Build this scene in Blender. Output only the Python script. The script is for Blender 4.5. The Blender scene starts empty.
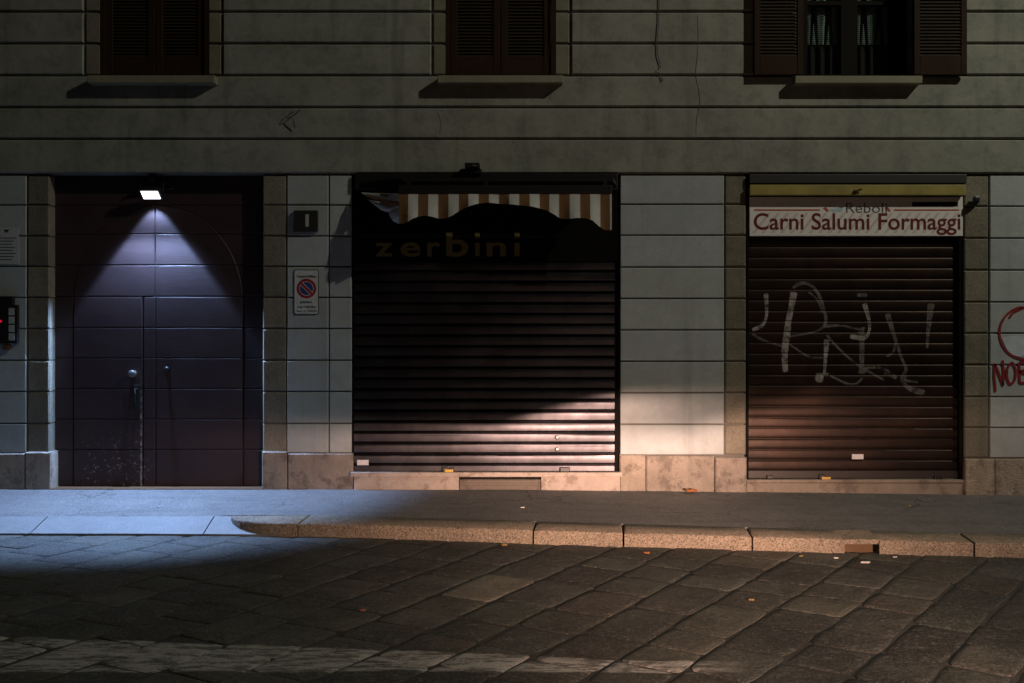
import bpy, bmesh, math, random
from mathutils import Vector
random.seed(7)
R = math.radians
scene = bpy.context.scene
COL = scene.collection
F, D0, CZ, CX, CY = 996.0, 9.96, 1.48, 512.0, 341.5

def PX(px, y=0.0):            # photograph column -> metres, on a plane y metres behind the facade
    return (px - CX) / F * (D0 + y)
def PZ(py, y=0.0):
    return CZ - (py - CY) / F * (D0 + y)

# ------------------------------------------------------------------ materials
def new_mat(name):
    m = bpy.data.materials.new(name); m.use_nodes = True
    nt = m.node_tree; nt.nodes.clear()
    out = nt.nodes.new('ShaderNodeOutputMaterial'); b = nt.nodes.new('ShaderNodeBsdfPrincipled')
    nt.links.new(b.outputs[0], out.inputs[0])
    return m, nt, b
def N(nt, t, **kw):
    n = nt.nodes.new(t)
    for k, v in kw.items():
        setattr(n, k, v)
    return n
def rgba(c): return (c[0], c[1], c[2], 1)
def noise(nt, vec, scale, detail=6, rough=.6, stretch=None):
    if stretch:
        mp = N(nt, 'ShaderNodeMapping'); mp.inputs['Scale'].default_value = stretch
        nt.links.new(vec, mp.inputs['Vector']); vec = mp.outputs[0]
    n = N(nt, 'ShaderNodeTexNoise'); n.inputs['Scale'].default_value = scale
    n.inputs['Detail'].default_value = detail; n.inputs['Roughness'].default_value = rough
    nt.links.new(vec, n.inputs['Vector'])
    return n.outputs['Fac']
def ramp(nt, fac, a, b, smooth=True):
    m = N(nt, 'ShaderNodeMapRange'); m.interpolation_type = 'SMOOTHSTEP' if smooth else 'LINEAR'
    m.inputs['From Min'].default_value = a; m.inputs['From Max'].default_value = b
    nt.links.new(fac, m.inputs['Value'])
    return m.outputs[0]
def mix(nt, fac, a, b, mode='MIX'):
    m = N(nt, 'ShaderNodeMix', data_type='RGBA', blend_type=mode)
    for sock, v in ((m.inputs[0], fac), (m.inputs[6], a), (m.inputs[7], b)):
        if hasattr(v, 'is_output'): nt.links.new(v, sock)
        elif isinstance(v, (int, float)): sock.default_value = v
        else: sock.default_value = rgba(v)
    return m.outputs[2]
def math_(nt, op, a, b=None, clamp=False):
    m = N(nt, 'ShaderNodeMath', operation=op); m.use_clamp = clamp
    for i, v in enumerate((a, b)):
        if v is None: continue
        if hasattr(v, 'is_output'): nt.links.new(v, m.inputs[i])
        else: m.inputs[i].default_value = v
    return m.outputs[0]

def surface(name, base, dark=None, big=1.2, fine=40, rough=.75, bump=.15, bump_scale=60, streak=0.0,
            speck=0.0, speck_scale=160, metal=0.0, spec=.5, bdist=.01, grime=None, stain=0.0, toned=False):
    """general weathered surface: large blotches, fine grain, vertical streaks, dark mineral specks"""
    m, nt, b = new_mat(name)
    tc = N(nt, 'ShaderNodeTexCoord').outputs['Object']
    dark = dark or tuple(c * .65 for c in base)
    c = mix(nt, ramp(nt, noise(nt, tc, big, 8, .65), .3, .72), dark, base)
    c = mix(nt, ramp(nt, noise(nt, tc, fine, 4, .7), .2, .8), tuple(x * .8 for x in base), c) if fine else c
    if streak:
        s = ramp(nt, noise(nt, tc, 3.0, 6, .6, (1.6, 1.6, .12)), .52, .75)
        c = mix(nt, math_(nt, 'MULTIPLY', s, streak), c, tuple(x * .3 for x in base))
    if stain:
        s = ramp(nt, noise(nt, tc, 5.5, 9, .7), .5, .62)
        c = mix(nt, math_(nt, 'MULTIPLY', s, stain), c, grime or tuple(x * .35 for x in base))
    if speck:
        v = N(nt, 'ShaderNodeTexVoronoi'); v.inputs['Scale'].default_value = speck_scale
        nt.links.new(tc, v.inputs['Vector'])
        g = N(nt, 'ShaderNodeSeparateColor'); nt.links.new(v.outputs['Color'], g.inputs[0])
        sp = ramp(nt, g.outputs[0], .62, .8)
        c = mix(nt, math_(nt, 'MULTIPLY', sp, speck), c, tuple(x * .3 for x in base))
        sl = ramp(nt, g.outputs[1], .8, .95)
        c = mix(nt, math_(nt, 'MULTIPLY', sl, speck * .6), c, tuple(min(1, x * 1.5) for x in base))
    if toned:
        at = N(nt, 'ShaderNodeAttribute'); at.attribute_name = 'tone'
        c = mix(nt, 1.0, c, at.outputs['Color'], 'MULTIPLY')
    nt.links.new(c, b.inputs['Base Color'])
    rr = N(nt, 'ShaderNodeMapRange'); rr.inputs['To Min'].default_value = max(.03, rough - .12); rr.inputs['To Max'].default_value = min(1, rough + .12)
    nt.links.new(noise(nt, tc, big * 6, 5, .6), rr.inputs['Value']); nt.links.new(rr.outputs[0], b.inputs['Roughness'])
    b.inputs['Metallic'].default_value = metal; b.inputs['Specular IOR Level'].default_value = spec
    if bump:
        bp = N(nt, 'ShaderNodeBump'); bp.inputs['Strength'].default_value = bump; bp.inputs['Distance'].default_value = bdist
        h = math_(nt, 'ADD', noise(nt, tc, bump_scale, 6, .7), math_(nt, 'MULTIPLY', noise(nt, tc, bump_scale / 12, 4, .6), 2.0))
        nt.links.new(h, bp.inputs['Height']); nt.links.new(bp.outputs[0], b.inputs['Normal'])
    return m

def plain(name, col, rough=.6, metal=0.0, emit=None, estr=0.0):
    m, nt, b = new_mat(name)
    tc = N(nt, 'ShaderNodeTexCoord').outputs['Object']
    c = mix(nt, ramp(nt, noise(nt, tc, 30, 5, .6), .25, .75), tuple(x * .8 for x in col), col)
    nt.links.new(c, b.inputs['Base Color'])
    b.inputs['Roughness'].default_value = rough; b.inputs['Metallic'].default_value = metal
    if emit:
        b.inputs['Emission Color'].default_value = rgba(emit); b.inputs['Emission Strength'].default_value = estr
    return m

M = {}
M['plaster'] = surface('upper_plaster', (.34, .343, .29), (.15, .152, .13), big=2.2, fine=16, rough=.9, bump=.25, bump_scale=55, streak=.55, bdist=.012, stain=.35)
M['panel'] = surface('painted_panel', (.46, .505, .51), (.36, .39, .39), big=2.2, fine=18, rough=.8, bump=.25, bump_scale=50, streak=.3, stain=.25, grime=(.30, .30, .27), toned=True)
M['joint'] = surface('pier_core', (.16, .155, .135), big=3, fine=30, rough=.95, bump=.2)
M['stone'] = surface('jamb_stone', (.26, .235, .175), (.19, .17, .125), big=3.0, fine=60, rough=.85, bump=.6, bump_scale=80, speck=.5, speck_scale=170, streak=.3, stain=.3, toned=True)
M['plinth'] = surface('plinth_stone', (.43, .37, .30), (.24, .20, .16), big=5, fine=40, rough=.9, bump=.9, bump_scale=34, stain=.7, grime=(.15, .125, .10), bdist=.02, streak=.3, toned=True)
M['marble'] = surface('threshold_marble', (.50, .43, .37), (.33, .28, .23), big=6, fine=40, rough=.7, bump=.5, stain=.75, grime=(.22, .17, .13))
M['surround'] = surface('window_surround', (.24, .225, .165), (.16, .15, .11), big=3, fine=50, rough=.88, bump=.4, bump_scale=80, streak=.35, stain=.25)
M['marble_dull'] = surface('dull_threshold', (.34, .28, .22), (.22, .18, .14), big=6, fine=40, rough=.8, bump=.5, stain=.6, grime=(.12, .09, .07))
M['shaded_marble'] = surface('shaded_step', (.20, .165, .135), (.13, .11, .09), big=6, fine=40, rough=.8, bump=.5, stain=.5)  # shaded copy of the threshold marble; the shade is put into the colour
M['sill'] = surface('sill_stone', (.29, .27, .19), big=4, fine=50, rough=.8, bump=.3, streak=.3)
M['wood'] = surface('shutter_wood', (.037, .0185, .0095), (.023, .012, .0065), big=5, fine=30, rough=.7, bump=.2, streak=.4, spec=.12)
M['dark_wood'] = surface('dark_window_wood', (.010, .007, .005), (.007, .005, .004), big=5, fine=30, rough=.75, bump=.1, spec=.1)
M['louvre'] = surface('louvre_paint', (.036, .027, .018), (.022, .017, .012), big=5, fine=30, rough=.7, bump=.2, streak=.4, spec=.2)
M['dark'] = plain('dark_metal', (.022, .022, .022), .5)
M['black'] = plain('black_plastic', (.012, .012, .013), .4)
M['void'] = plain('unlit_room', (.01, .01, .01), .9)
M['brass'] = plain('brass', (.55, .38, .10), .35, .8)
M['steel'] = plain('steel', (.55, .54, .52), .3, .9)
M['white_label'] = plain('white_label', (.78, .76, .76), .6)
M['grey_label'] = plain('grey_label', (.42, .44, .42), .6)
M['gold'] = plain('gold_letters', (.18, .14, .042), .6)
M['fascia'] = surface('dark_fascia', (.006, .0056, .005), big=4, fine=0, rough=.85, bump=0, spec=.08)
M['yellow'] = surface('yellow_aluminium', (.37, .30, .075), big=4, fine=0, rough=.5, bump=.03, streak=.1)
M['sign_white'] = surface('sign_white', (.82, .78, .76), (.76, .72, .70), big=5, fine=0, rough=.5, bump=0)
M['sign_peach'] = plain('sign_peach', (.72, .60, .53), .5)
M['burgundy'] = plain('burgundy_ink', (.145, .005, .009), .5)
M['orange_ink'] = plain('orange_ink', (.50, .10, .04), .5)
M['ink'] = plain('black_ink', (.02, .02, .025), .6)
M['grey_ink'] = plain('grey_ink', (.09, .085, .085), .6)
M['blue_ink'] = plain('blue_ink', (.025, .06, .26), .5)
M['red_ink'] = plain('red_ink', (.38, .015, .02), .5)
M['pale_blue'] = plain('pale_blue', (.5, .62, .70), .6)
M['plate_white'] = plain('plate_white', (.62, .64, .64), .45)
M['paper'] = plain('paper', (.52, .54, .54), .85)
M['cloth_white'] = surface('awning_white', (.62, .62, .60), (.5, .5, .48), big=6, fine=60, rough=.9, bump=.15, bump_scale=200)
M['cloth_brown'] = surface('awning_brown', (.20, .10, .035), (.15, .075, .028), big=6, fine=60, rough=.9, bump=.15, bump_scale=200)
M['curtain'] = plain('curtain_cloth', (.68, .76, .74), .9)
M['curtain_brown'] = plain('brown_curtain', (.014, .008, .005), .9)
M['matte'] = surface('matte_black', (.010, .0095, .009), big=4, fine=0, rough=.9, bump=0, spec=.05)
M['led'] = plain('led_panel', (.9, .9, .9), .4, 0, (.93, .97, 1.0), 3.0)
M['red_led'] = plain('red_led', (.5, .01, .02), .4, 0, (1.0, .01, .06), .45)
M['asphalt'] = surface('pavement_asphalt', (.195, .18, .17), (.12, .111, .106), big=1.6, fine=90, rough=.85, bump=.5, bump_scale=150, stain=.3, bdist=.008)
def asphalt():
    m = M['asphalt']; nt = m.node_tree; b = nt.nodes['Principled BSDF']
    tc = [n for n in nt.nodes if n.type == 'TEX_COORD'][0].outputs['Object']
    c = b.inputs['Base Color'].links[0].from_socket
    band = ramp(nt, noise(nt, tc, 2.0, 7, .65, (.5, 3.0, 1)), .48, .66)
    c = mix(nt, math_(nt, 'MULTIPLY', band, .45), c, (.075, .07, .067))
    v = N(nt, 'ShaderNodeTexVoronoi', feature='DISTANCE_TO_EDGE'); v.inputs['Scale'].default_value = .75
    wv = N(nt, 'ShaderNodeVectorMath', operation='ADD'); nn = N(nt, 'ShaderNodeTexNoise'); nn.inputs['Scale'].default_value = 3.5; nn.inputs['Detail'].default_value = 5
    nt.links.new(tc, nn.inputs['Vector']); sc = N(nt, 'ShaderNodeVectorMath', operation='SCALE'); sc.inputs[3].default_value = .3
    nt.links.new(nn.outputs['Color'], sc.inputs[0]); nt.links.new(tc, wv.inputs[0]); nt.links.new(sc.outputs[0], wv.inputs[1]); nt.links.new(wv.outputs[0], v.inputs['Vector'])
    crk = math_(nt, 'MULTIPLY', ramp(nt, v.outputs['Distance'], .009, .003), ramp(nt, noise(nt, tc, .9, 3, .5), .48, .56))
    c = mix(nt, math_(nt, 'MULTIPLY', crk, .75), c, (.03, .028, .026))
    g_ = N(nt, 'ShaderNodeTexVoronoi'); g_.inputs['Scale'].default_value = 4.5; g_.inputs['Randomness'].default_value = 1.0; nt.links.new(tc, g_.inputs['Vector'])
    gs = N(nt, 'ShaderNodeSeparateColor'); nt.links.new(g_.outputs['Color'], gs.inputs[0])
    gum = math_(nt, 'MULTIPLY', ramp(nt, g_.outputs['Distance'], .10, .075), ramp(nt, gs.outputs[0], .62, .66))
    c = mix(nt, math_(nt, 'MULTIPLY', gum, .5), c, (.07, .066, .064))
    ag = N(nt, 'ShaderNodeTexVoronoi'); ag.inputs['Scale'].default_value = 120; nt.links.new(tc, ag.inputs['Vector'])
    as_ = N(nt, 'ShaderNodeSeparateColor'); nt.links.new(ag.outputs['Color'], as_.inputs[0])
    c = mix(nt, math_(nt, 'MULTIPLY', ramp(nt, as_.outputs[0], .7, .95), .45), c, (.33, .32, .31))
    c = mix(nt, math_(nt, 'MULTIPLY', ramp(nt, as_.outputs[1], .7, .95), .5), c, (.05, .048, .046))
    nt.links.new(c, b.inputs['Base Color'])
asphalt()
M['granite'] = surface('kerb_granite', (.385, .305, .22), (.23, .18, .135), big=2.5, fine=55, rough=.9, bump=1.0, bump_scale=60, speck=.8, speck_scale=120, bdist=.02, stain=.2)
M['granite_drop'] = surface('worn_granite', (.24, .235, .23), (.16, .155, .15), big=3, fine=80, rough=.7, bump=.3, bump_scale=120, speck=.4, speck_scale=200)
M['earth'] = surface('joint_earth', (.045, .041, .034), big=3, fine=60, rough=.97, bump=.6, bump_scale=80)
M['dirt_hole'] = surface('drain_dirt', (.15, .09, .045), big=6, fine=40, rough=.95, bump=.5)
M['leaf_orange'] = plain('orange_leaf', (.42, .14, .035), .8)
M['leaf_yellow'] = plain('yellow_leaf', (.30, .20, .06), .8)
M['litter_white'] = plain('litter_white', (.65, .6, .55), .7)
M['litter_pink'] = plain('litter_pink', (.34, .11, .10), .8)
M['ochre'] = plain('ochre_threshold', (.13, .06, .018), .8)
M['cable'] = plain('cable_rubber', (.03, .035, .05), .6)
M['crack'] = plain('crack_dirt', (.07, .068, .056), .95)
M['graffiti_red'] = plain('red_paint', (.27, .008, .016), .6)
M['patch'] = surface('grey_blue_patch', (.64, .70, .80), (.40, .45, .50), big=16, fine=40, rough=.85, bump=.1)

def door_paint():
    m, nt, b = new_mat('door_paint')
    tc = N(nt, 'ShaderNodeTexCoord').outputs['Object']
    c = mix(nt, ramp(nt, noise(nt, tc, 2.5, 7, .6), .3, .7), (.0345, .0195, .0195), (.0475, .027, .0265))
    g = noise(nt, tc, 9, 6, .6, (1, 1, 9))
    c = mix(nt, math_(nt, 'MULTIPLY', ramp(nt, g, .45, .75), .4), c, (.062, .036, .040))
    # bare chipped paint low down on the wicket leaf
    sx = N(nt, 'ShaderNodeSeparateXYZ'); nt.links.new(tc, sx.inputs[0])
    low = math_(nt, 'MULTIPLY', ramp(nt, sx.outputs[2], .75, .05), math_(nt, 'MULTIPLY', ramp(nt, sx.outputs[0], -4.45, -4.25), ramp(nt, sx.outputs[0], -3.60, -3.75)))
    ch = ramp(nt, noise(nt, tc, 30, 6, .8), .585, .62)
    c = mix(nt, math_(nt, 'MULTIPLY', ch, math_(nt, 'MULTIPLY', low, .9)), c, (.42, .39, .35))
    ed = math_(nt, 'MULTIPLY', ramp(nt, math_(nt, 'ABSOLUTE', math_(nt, 'ADD', sx.outputs[0], 3.765)), .012, .003), ramp(nt, noise(nt, tc, 22, 6, .8), .46, .54))
    c = mix(nt, math_(nt, 'MULTIPLY', ed, ramp(nt, sx.outputs[2], 1.25, .5)), c, (.40, .38, .35))
    nt.links.new(c, b.inputs['Base Color'])
    b.inputs['Roughness'].default_value = .55; b.inputs['Specular IOR Level'].default_value = .4
    bp = N(nt, 'ShaderNodeBump'); bp.inputs['Strength'].default_value = .12; bp.inputs['Distance'].default_value = .008
    nt.links.new(g, bp.inputs['Height']); nt.links.new(bp.outputs[0], b.inputs['Normal'])
    return m
M['door'] = door_paint()

def slat_paint(name, base, dark, rough, metal):
    m, nt, b = new_mat(name)
    tc = N(nt, 'ShaderNodeTexCoord').outputs['Object']
    c = mix(nt, ramp(nt, noise(nt, tc, 1.6, 8, .65), .3, .7), dark, base)
    s = ramp(nt, noise(nt, tc, 4, 7, .65, (3, 3, .35)), .5, .75)
    c = mix(nt, math_(nt, 'MULTIPLY', s, .35), c, tuple(x * .45 for x in base))
    sc = ramp(nt, noise(nt, tc, 26, 6, .75, (.35, 1, 1)), .66, .72)
    c = mix(nt, math_(nt, 'MULTIPLY', sc, .3), c, tuple(min(1, x * 2.2) for x in base))
    nt.links.new(c, b.inputs['Base Color'])
    rr = N(nt, 'ShaderNodeMapRange'); rr.inputs['To Min'].default_value = rough - .1; rr.inputs['To Max'].default_value = rough + .15
    nt.links.new(noise(nt, tc, 7, 6, .7), rr.inputs['Value']); nt.links.new(rr.outputs[0], b.inputs['Roughness'])
    b.inputs['Metallic'].default_value = metal
    bp = N(nt, 'ShaderNodeBump'); bp.inputs['Strength'].default_value = .08; bp.inputs['Distance'].default_value = .006
    nt.links.new(noise(nt, tc, 5, 4, .5), bp.inputs['Height']); nt.links.new(bp.outputs[0], b.inputs['Normal'])
    return m
M['slat_grey'] = slat_paint('zinc_slats', (.10, .096, .105), (.052, .050, .056), .37, 1.0)
M['slat_brown'] = slat_paint('brown_slats', (.038, .0215, .0145), (.019, .0115, .0088), .42, .75)
M['guide_brown'] = plain('brown_guide', (.022, .014, .011), .5)

def chalk(name, col, alpha):
    m, nt, b = new_mat(name)
    tc = N(nt, 'ShaderNodeTexCoord').outputs['Object']
    b.inputs['Base Color'].default_value = rgba(col); b.inputs['Roughness'].default_value = .8
    a = ramp(nt, noise(nt, tc, 14, 7, .7), .28, .62)
    nt.links.new(math_(nt, 'MULTIPLY', a, alpha), b.inputs['Alpha'])
    return m
M['chalk'] = chalk('faded_spray', (.54, .50, .47), .68)
M['chalk_faint'] = chalk('faint_spray', (.52, .48, .45), .28)

def glass():
    m = bpy.data.materials.new('window_glass'); m.use_nodes = True
    nt = m.node_tree; nt.nodes.clear()
    out = N(nt, 'ShaderNodeOutputMaterial'); t = N(nt, 'ShaderNodeBsdfTransparent'); g = N(nt, 'ShaderNodeBsdfGlossy')
    g.inputs['Roughness'].default_value = .05
    mx = N(nt, 'ShaderNodeMixShader'); mx.inputs[0].default_value = .08
    t.inputs[0].default_value = (.88, .93, .91, 1)
    nt.links.new(t.outputs[0], mx.inputs[1]); nt.links.new(g.outputs[0], mx.inputs[2]); nt.links.new(mx.outputs[0], out.inputs[0])
    return m
M['glass'] = glass()

def slab_mat():
    m, nt, b = new_mat('road_slabs')
    tc = N(nt, 'ShaderNodeTexCoord').outputs['Object']
    at = N(nt, 'ShaderNodeAttribute'); at.attribute_name = 'tone'
    c = mix(nt, ramp(nt, noise(nt, tc, 2.2, 8, .65), .3, .7), (.0255, .0268, .0222), (.087, .088, .073))
    c = mix(nt, 1.0, c, at.outputs['Color'], 'MULTIPLY')
    gr = noise(nt, tc, 48, 6, .8)
    c = mix(nt, ramp(nt, gr, .35, .66), mix(nt, .62, c, (.012, .011, .009)), c)
    c = mix(nt, ramp(nt, noise(nt, tc, 17, 6, .7), .55, .68), c, mix(nt, .5, c, (.20, .185, .155)))
    v = N(nt, 'ShaderNodeTexVoronoi'); v.inputs['Scale'].default_value = 130; nt.links.new(tc, v.inputs['Vector'])
    g = N(nt, 'ShaderNodeSeparateColor'); nt.links.new(v.outputs['Color'], g.inputs[0])
    c = mix(nt, math_(nt, 'MULTIPLY', ramp(nt, g.outputs[0], .75, .95), .4), c, (.24, .22, .19))
    # worn white road line: a band parallel to the wall that widens to the left where two coats overlap
    sx = N(nt, 'ShaderNodeSeparateXYZ'); nt.links.new(tc, sx.inputs[0])
    X, Y = sx.outputs[0], sx.outputs[1]
    wob = math_(nt, 'MULTIPLY', math_(nt, 'SUBTRACT', noise(nt, tc, 4, 4, .6), .5), .10)
    dd = math_(nt, 'ADD', math_(nt, 'ADD', Y, D0), wob)
    top = math_(nt, 'ADD', 5.18, math_(nt, 'MULTIPLY', math_(nt, 'MINIMUM', math_(nt, 'SUBTRACT', X, .6), 0.0), -.115))
    ma = math_(nt, 'MULTIPLY', ramp(nt, dd, 4.965, 5.0), ramp(nt, math_(nt, 'SUBTRACT', top, dd), 0.0, .015))
    ma = math_(nt, 'MULTIPLY', ma, ramp(nt, math_(nt, 'ADD', X, math_(nt, 'MULTIPLY', wob, 4)), 1.25, .75))
    st = ramp(nt, noise(nt, tc, 8, 9, .78, (.7, 2.6, 1)), .44, .54)
    ma = math_(nt, 'MULTIPLY', ma, math_(nt, 'ADD', .15, math_(nt, 'MULTIPLY', st, .62)), True)
    c = mix(nt, ma, c, (.50, .48, .44))
    nt.links.new(c, b.inputs['Base Color'])
    rr = N(nt, 'ShaderNodeMapRange'); rr.inputs['To Min'].default_value = .5; rr.inputs['To Max'].default_value = .85
    nt.links.new(noise(nt, tc, 8, 6, .7), rr.inputs['Value']); nt.links.new(rr.outputs[0], b.inputs['Roughness'])
    bp = N(nt, 'ShaderNodeBump'); bp.inputs['Strength'].default_value = .9; bp.inputs['Distance'].default_value = .022
    h = math_(nt, 'ADD', noise(nt, tc, 38, 7, .75), math_(nt, 'MULTIPLY', noise(nt, tc, 6, 5, .65), 1.6))
    nt.links.new(h, bp.inputs['Height']); nt.links.new(bp.outputs[0], b.inputs['Normal'])
    return m
M['slabs'] = slab_mat()

# ------------------------------------------------------------------ mesh helpers
def offset_poly(pts, c):
    """inset a counter-clockwise polygon by c (mitred)"""
    n = len(pts); out = []
    for i in range(n):
        p0, p1, p2 = Vector(pts[i - 1]), Vector(pts[i]), Vector(pts[(i + 1) % n])
        a, b = (p1 - p0).normalized(), (p2 - p1).normalized()
        na, nb = Vector((-a.y, a.x)), Vector((-b.y, b.x))
        k = na + nb
        d = max(.35, 1 + na.dot(nb))
        out.append(tuple(p1 + k * (c / d)))
    return out

class MB:
    def __init__(self): self.v, self.f, self.t, self.tone = [], [], [], None
    def add(self, verts, faces):
        o = len(self.v); self.v += [tuple(p) for p in verts]; self.f += [tuple(o + i for i in f) for f in faces]
        if self.tone is not None: self.t += [self.tone] * len(verts)
    def prism(self, pts, y0, y1, c=0.0, back=True):
        """polygon in x,z (counter-clockwise seen from the street), front at y0 (towards the street), back at y1, chamfer c round the front"""
        n = len(pts)
        area = sum(pts[i][0] * pts[(i + 1) % n][1] - pts[(i + 1) % n][0] * pts[i][1] for i in range(n))
        if area < 0: pts = pts[::-1]
        rings = [[(x, y1, z) for x, z in pts]]
        if c > 0:
            rings.append([(x, y0 + c, z) for x, z in pts])
            rings.append([(x, y0, z) for x, z in offset_poly(pts, c)])
        else:
            rings.append([(x, y0, z) for x, z in pts])
        vs = [p for r in rings for p in r]; fs = []
        for k in range(len(rings) - 1):
            for i in range(n):
                j = (i + 1) % n
                fs.append((k * n + i, k * n + j, (k + 1) * n + j, (k + 1) * n + i))
        fs.append(tuple((len(rings) - 1) * n + i for i in range(n)))
        if back: fs.append(tuple(reversed(range(n))))
        self.add(vs, fs)
    def panel(self, x0, x1, z0, z1, y0, y1, c=0.0):
        self.prism([(x0, z0), (x1, z0), (x1, z1), (x0, z1)], y0, y1, c)
    def box(self, x0, x1, y0, y1, z0, z1, c=0.0):
        if c <= 0:
            vs = [(x, y, z) for z in (z0, z1) for y in (y0, y1) for x in (x0, x1)]
            self.add(vs, [(0, 2, 3, 1), (4, 5, 7, 6), (0, 1, 5, 4), (2, 6, 7, 3), (0, 4, 6, 2), (1, 3, 7, 5)])
            return
        bm = bmesh.new(); bmesh.ops.create_cube(bm, size=1)
        for v in bm.verts:
            v.co = ((x0 + x1) / 2 + v.co.x * (x1 - x0), (y0 + y1) / 2 + v.co.y * (y1 - y0), (z0 + z1) / 2 + v.co.z * (z1 - z0))
        bmesh.ops.bevel(bm, geom=bm.edges[:], offset=c, segments=2, affect='EDGES', profile=.6)
        self.take(bm)
    def take(self, bm):
        bm.verts.index_update()
        self.add([v.co[:] for v in bm.verts], [[v.index for v in f.verts] for f in bm.faces]); bm.free()
    def tube(self, pts, r, n=8):
        pts = [Vector(p) for p in pts]; rings = []
        rad = r if isinstance(r, (list, tuple)) else [r] * len(pts)
        for i, p in enumerate(pts):
            d = (pts[min(i + 1, len(pts) - 1)] - pts[max(i - 1, 0)]).normalized()
            u = d.cross(Vector((0, 0, 1)) if abs(d.z) < .9 else Vector((1, 0, 0))).normalized(); w = d.cross(u)
            rings += [p + (u * math.cos(2 * math.pi * k / n) + w * math.sin(2 * math.pi * k / n)) * rad[i] for k in range(n)]
        fs = []
        for i in range(len(pts) - 1):
            for k in range(n):
                fs.append((i * n + k, i * n + (k + 1) % n, (i + 1) * n + (k + 1) % n, (i + 1) * n + k))
        fs.append(tuple(reversed(range(n)))); fs.append(tuple((len(pts) - 1) * n + k for k in range(n)))
        self.add(rings, fs)
    def lathe(self, c, axis, prof, n=20):
        """prof: (distance along axis, radius)"""
        c, a = Vector(c), Vector(axis).normalized()
        self.tube([c + a * d for d, r in prof], [max(r, 1e-4) for d, r in prof], n)
    def build(self, name, mat, parent=None, smooth=None):
        me = bpy.data.meshes.new(name)
        off = Vector()
        p = parent
        while p is not None:
            off += p.location; p = p.parent
        me.from_pydata([tuple(Vector(v) - off) for v in self.v], [], self.f)
        bm = bmesh.new(); bm.from_mesh(me); bmesh.ops.recalc_face_normals(bm, faces=bm.faces); bm.to_mesh(me); bm.free()
        if self.t:
            a = me.color_attributes.new('tone', 'FLOAT_COLOR', 'POINT')
            for i, t in enumerate(self.t): a.data[i].color = rgba(t)
        me.materials.append(mat)
        o = bpy.data.objects.new(name, me); COL.objects.link(o)
        if parent is not None: o.parent = parent
        if smooth:
            for q in me.polygons: q.use_smooth = True
            me.set_sharp_from_angle(angle=R(smooth))
        return o

def tag(o, label, cat, group=None):
    o['label'] = label; o['category'] = cat
    if group: o['group'] = group
    return o
def structure(o, kind='structure'):
    o['kind'] = kind; return o
def thing(name, loc, label, cat, group=None):
    o = bpy.data.objects.new(name, None); COL.objects.link(o); o.location = loc; o.empty_display_size = .1
    return tag(o, label, cat, group)

def text_mb(mb, s, x0, x1, z0, z1, y, bold=0.0, spacing=1.0, thick=.002, shear=0.0):
    """lettering fitted into the rectangle x0..x1, z0..z1 and raised by thick in front of the plane y"""
    cu = bpy.data.curves.new('lettering', 'FONT'); cu.body = s; cu.size = 1; cu.offset = bold; cu.space_character = spacing; cu.shear = shear
    cu.resolution_u = 6
    ob = bpy.data.objects.new('lettering', cu); COL.objects.link(ob)
    me = ob.to_mesh()
    vs = [v.co.copy() for v in me.vertices]; fs = [tuple(p.vertices) for p in me.polygons]
    ob.to_mesh_clear(); bpy.data.objects.remove(ob); bpy.data.curves.remove(cu)
    ax, bx = min(v.x for v in vs), max(v.x for v in vs); az, bz = min(v.y for v in vs), max(v.y for v in vs)
    mp = lambda v, yy: (x0 + (v.x - ax) / (bx - ax) * (x1 - x0), yy, z0 + (v.y - az) / (bz - az) * (z1 - z0))
    n = len(vs)
    cnt = {}
    for f in fs:
        for i in range(len(f)):
            e = (f[i], f[(i + 1) % len(f)]); cnt[e] = 1
    walls = [(a, b, n + b, n + a) for (a, b) in cnt if (b, a) not in cnt]
    mb.add([mp(v, y - thick) for v in vs] + [mp(v, y) for v in vs], fs + walls)

def stroke(mb, pts, w, yfun, lift=.002, step=.006):
    """a flat sprayed stroke laid on a relief y = yfun(x, z); pts and w in metres, w may be a list"""
    ws = w if isinstance(w, (list, tuple)) else [w] * len(pts)
    # Catmull-Rom resample
    P = [Vector(p) for p in pts]; out = []; 
    for i in range(len(P) - 1):
        p0, p1, p2, p3 = P[max(i - 1, 0)], P[i], P[i + 1], P[min(i + 2, len(P) - 1)]
        k = max(2, int((p2 - p1).length / step))
        for j in range(k):
            t = j / k
            q = .5 * ((2 * p1) + (p2 - p0) * t + (2 * p0 - 5 * p1 + 4 * p2 - p3) * t * t + (3 * p1 - p0 - 3 * p2 + p3) * t ** 3)
            out.append((q, ws[i] * (1 - t) + ws[i + 1] * t))
    out.append((P[-1], ws[-1]))
    vs, fs = [], []
    m = 5
    for i, (q, wd) in enumerate(out):
        d = (out[min(i + 1, len(out) - 1)][0] - out[max(i - 1, 0)][0]).normalized()
        nrm = Vector((-d.y, d.x))
        e = min(1, .55 + .45 * min(i, len(out) - 1 - i) / 3)
        for k in range(m):
            r = q + nrm * (wd * e * (k / (m - 1) - .5))
            vs.append((r.x, yfun(r.x, r.y) - lift, r.y))
        if i:
            for k in range(m - 1):
                fs.append(((i - 1) * m + k, i * m + k, i * m + k + 1, (i - 1) * m + k + 1))
    mb.add(vs, fs)

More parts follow.
